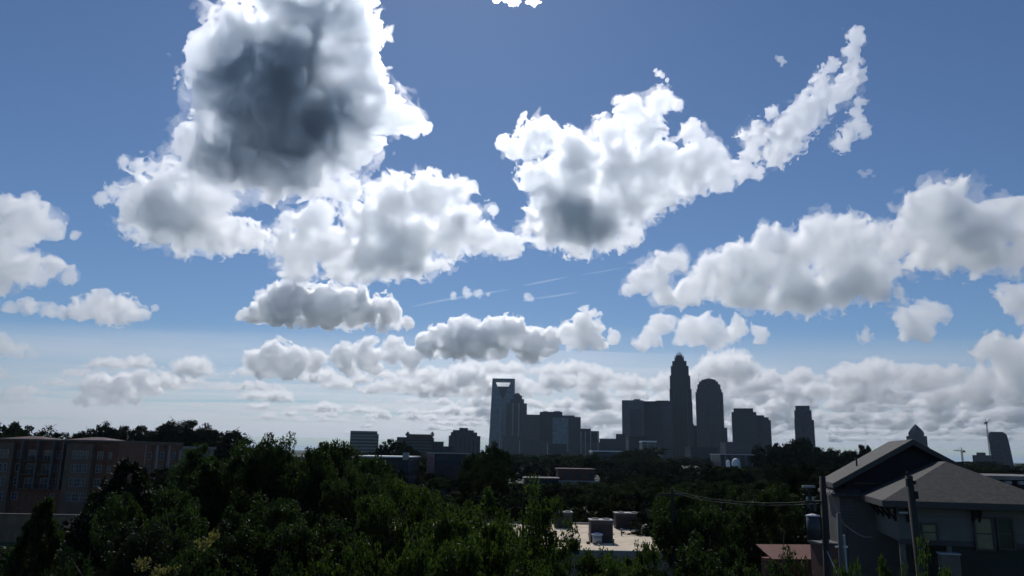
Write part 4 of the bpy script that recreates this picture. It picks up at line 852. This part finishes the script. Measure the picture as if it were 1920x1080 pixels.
SM = [  # smaller clouds with level bases: distance, base y, puffs, label
 (7800, 612, [(465,600,15),(490,592,20),(520,575,28),(560,562,33),(600,572,33),(640,578,30),(690,578,30),(725,590,24),(765,603,12),(600,597,22),(540,597,20),(660,600,18)], 'low dome shaped cloud with a flat dark base left of centre', .10),
 (7000, 603, [(20,580,9),(55,573,13),(90,583,11),(150,577,16),(190,577,22),(230,582,20),(265,590,11),(120,588,10),(292,577,5)], 'small drawn out cloud at the left above the pale haze', .07),
 (8600, 672, [(10,652,13),(35,656,12),(60,664,8),(-10,642,16)], 'small cloud tip at the left edge above the pale haze', .06),
 (9000, 564, [(850,554,7),(875,549,9),(897,551,7),(915,552,4)], 'tiny lens of cloud sitting on the longer vapour trail', .05),
 (9200, 566, [(988,558,7),(996,560,5)], 'tiny cloud scrap left of the short vapour trail', .05),
 (10500, 674, [(800,648,20),(830,635,24),(870,636,30),(910,638,30),(955,624,26),(990,645,28),(1030,640,18),(850,660,20),(930,658,22),(1000,662,14)], 'row of grey bottomed puffs above the pale glass tower', .11),
 (10300, 657, [(1065,622,18),(1100,612,24),(1085,640,18),(1120,642,18),(1148,632,11)], 'rounded grey puff right of the row of puffs', .10),
 (11500, 712, [(480,675,18),(520,664,22),(555,675,20),(500,695,18),(540,697,18),(600,672,16),(640,664,18),(690,664,22),(740,660,20),(770,672,18),(700,688,14),(585,690,14),(655,690,14)], 'lumpy low cloud left of the grey bottomed row', .09),
 (10800, 657, [(1240,612,18),(1215,640,20),(1300,620,22),(1330,616,22),(1380,618,20),(1425,628,13),(1340,640,16),(1275,632,14)], 'soft cloud behind the tip of the crowned tower', .07),
 (8200, 640, [(1700,603,20),(1735,592,20),(1762,588,13),(1725,620,20),(1700,625,13)], 'small puffy cloud above the house roof', .06),
 (8200, 639, [(1622,628,11)], 'tiny round cloud left of the small puffy cloud', .05),
 (7600, 588, [(1898,560,20),(1930,568,26)], 'small cloud at the right edge under the towering one', .07),
 (4000, 340, [(1612,322,4),(1620,327,6),(1629,323,5),(1638,330,3)], 'faint wisp below the ragged puff at the upper right', .02),
 (3300, 130, [(1455,107,3),(1462,111,5),(1469,115,5),(1466,122,3)], 'tiny faint wisp high in the blue at the upper right', .03),
 (3600, 160, [(1229,132,3.5),(1235,138,5.5),(1242,143,5),(1250,150,4)], 'tiny ragged wisp above the central cloud', .05),
 (3800, 260, [(986,212,4),(982,220,6),(976,229,5.5),(972,238,4)], 'tiny curl of cloud above the left arm of the central cloud', .06),
 (3000, 30, [(960,-4,14),(1000,-6,13),(930,-8,10)], 'bright sliver of cloud touching the top edge', .05),
 (12500, 765, [(165,742,14),(175,728,15),(200,722,17),(232,718,17),(262,716,16),(285,728,14),(220,742,14),(195,748,12),(150,752,10),(255,740,12)], 'lumpy small cloud low over the apartments at left', .09),
 (13000, 758, [(-5,745,11),(22,740,12),(45,742,10),(60,750,6)], 'small low cloud at the left edge above the apartments', .08),
 (9000, 800, [(1870,665,26),(1900,690,28),(1930,655,26),(1850,705,18),(1900,735,22)], 'tall bank of puffs at the right edge above the curved tower', .08),
]
for i, (d, yb, P, lb, T) in enumerate(SM):
    s = d/FPX
    big = len(P) > 4; GS, TS = lobe(P[0][1], .02*T/.07); P = [(x, y, r*(1.3 if big else 1.15)) for x, y, r in P]; TS *= 1.6 if len(P) > 9 else 1
    o = make_cloud(P, d, 1.1 if len(P) < 5 else 1.8, seed=70+i, mat=cmat('small cloud vapour', TS/s, g=GS), name='cloud', flat=yb if big else None, amp=1.3, depth=.8, k=.12, rough=.3 if big else .9, gain=.72)
    tag(o, lb, 'cloud', kind='thing')
# the countless far clouds towards the horizon, rows at growing distance, one object
rg = np.random.default_rng(21); rows = []
for D, yb, h, wl, cover in ((12000, 702, 19, 85, .62), (13200, 713, 17, 76, .5), (14500, 724, 17, 80, .9), (16000, 735, 14, 66, .7), (17500, 744, 15, 72, .9), (21000, 762, 12, 65, .95), (27000, 780, 10, 58, 1), (31000, 789, 8, 50, 1), (37000, 799, 8, 50, 1), (47000, 811, 6, 44, 1), (64000, 824, 5, 40, 1)):
    x = -60; P = []
    while x < 1980:
        L_ = wl*rg.uniform(.6, 1.9); hh = h*rg.uniform(.6, 1.35)
        left = (x < 330 and D < 15000) or (x < 440 and D < 13000)
        if rg.random() < (cover*.6 if left else cover):
            nP = max(3, int(L_/(hh*.9)))
            for k in range(nP):
                f = (k+.5)/nP; r = hh*(.35+.75*math.sin(math.pi*f))*rg.uniform(.55, 1.35)
                P.append((x+L_*f, yb+rg.normal()*1.2-r*.45, r*1.2))
        x += L_*rg.uniform(.8, 1.15)
    o = make_cloud(P, D, 1.5 if D < 22000 else 1.3, depth=1.6, seed=int(D/1000), mat=None, name='row', flat=yb+1.5, amp=1.6, k=.08, rough=.25, gain=.78)
    rows.append((o, D))
mats = []
big = rows[0][0].data; vs = []; fs = []; mi = []; n0 = 0
for k, (o, D) in enumerate(rows):
    me = o.data; v = np.empty(len(me.vertices)*3, np.float32); me.vertices.foreach_get('co', v); vs.append(v.reshape(-1, 3))
    q = np.empty(len(me.loops), np.int32); me.loops.foreach_get('vertex_index', q); fs.append(q+n0); mi.append(np.full(len(q)//4, k)); n0 += len(me.vertices)
V = np.concatenate(vs); Q = np.concatenate(fs)
me = bpy.data.meshes.new('distant_clouds'); me.vertices.add(len(V)); me.vertices.foreach_set('co', V.ravel()); me.loops.add(len(Q)); me.loops.foreach_set('vertex_index', Q)
me.polygons.add(len(Q)//4); me.polygons.foreach_set('loop_start', np.arange(0, len(Q), 4, dtype=np.int32)); me.update(calc_edges=True)
for o, D in rows: m_ = o.data; bpy.data.objects.remove(o); bpy.data.meshes.remove(m_)
me.materials.append(cloud_mat('far cloud vapour', .0085, .74, (1.0, .957, .905)))
o = bpy.data.objects.new('distant_clouds', me); C.objects.link(o); tag(o, 'rows of small flat based clouds fading towards the horizon', 'clouds', kind='stuff')
# thin high veil of cirrus low in the sky
nx, ny = 160, 170; gx = np.linspace(-260000, 260000, nx); gy = np.linspace(31000, 370000, ny)
X_, Y_ = np.meshgrid(gx, gy, indexing='ij'); pp = np.stack([X_.ravel()+Y_.ravel()*.3, Y_.ravel()*2.4, np.zeros(nx*ny)], 1)
hN = vnoise(pp, 1/16000)*.6+vnoise(pp, 1/6000, 5)*.4; edge = np.clip((Y_.ravel()-34000)/16000, 0, 1)*np.clip((370000-Y_.ravel())/12000, 0, 1)*np.clip((260000-np.abs(X_.ravel()))/12000, 0, 1)
T_ = (40+900*np.clip(hN-.18, 0, 1))*edge+2
top = np.stack([X_.ravel(), Y_.ravel(), 5500+T_], 1); bot = np.stack([X_.ravel(), Y_.ravel(), 5500-T_*.4], 1)
idx = np.arange(nx*ny).reshape(nx, ny); a, b, c, d = idx[:-1, :-1].ravel(), idx[1:, :-1].ravel(), idx[1:, 1:].ravel(), idx[:-1, 1:].ravel(); N = nx*ny
F_ = np.concatenate([np.stack([a, b, c, d], 1), np.stack([d, c, b, a], 1)+N])
rim = list(idx[:, 0])+list(idx[-1, 1:])+list(idx[:-1, -1][::-1])+list(idx[0, 1:-1][::-1])
faces = [tuple(int(x) for x in q) for q in F_]+[(int(rim[i]+N), int(rim[(i+1) % len(rim)]+N), int(rim[(i+1) % len(rim)]), int(rim[i])) for i in range(len(rim))]
me = bpy.data.meshes.new('cirrus_haze'); me.from_pydata([tuple(p) for p in np.concatenate([top, bot])], [], faces); me.update()
me.materials.append(cloud_mat('cirrus veil', .00015, .6, (.99, .99, .99))); o = bpy.data.objects.new('cirrus_clouds', me); C.objects.link(o); tag(o, 'thin grey veil of high cirrus low in the sky', 'clouds', kind='stuff')
# vapour trails
for pts, r, lb in (([(768, 576), (830, 563), (900, 552), (957, 542)], 2.3, 'long faint vapour trail running through the tiny lens cloud'), ([(978, 536), (1020, 528), (1066, 519)], 2.0, 'short vapour trail right of centre, upper one'), ([(1085, 516), (1130, 509), (1175, 500)], 1.3, 'thinnest vapour trail leading to the wide cloud'), ([(992, 561), (1040, 555), (1088, 547)], 2.0, 'short vapour trail below the upper one')):
    D = 27000; P = [at_y(x, y, D) for x, y in pts]; Q = []
    for k in range(13): f = k/12*(len(P)-1); j = min(int(f), len(P)-2); Q.append(P[j].lerp(P[j+1], f-j))
    s = D/FPX; me = MB().tube(Q, [r*s*(.15+math.sin(math.pi*(k+.3)/12.6)**.6) for k in range(13)], 8)
    o = me.build('contrail', cloud_mat('vapour trail', .0022, .75)); tag(o, lb, 'vapour trail', kind='thing')
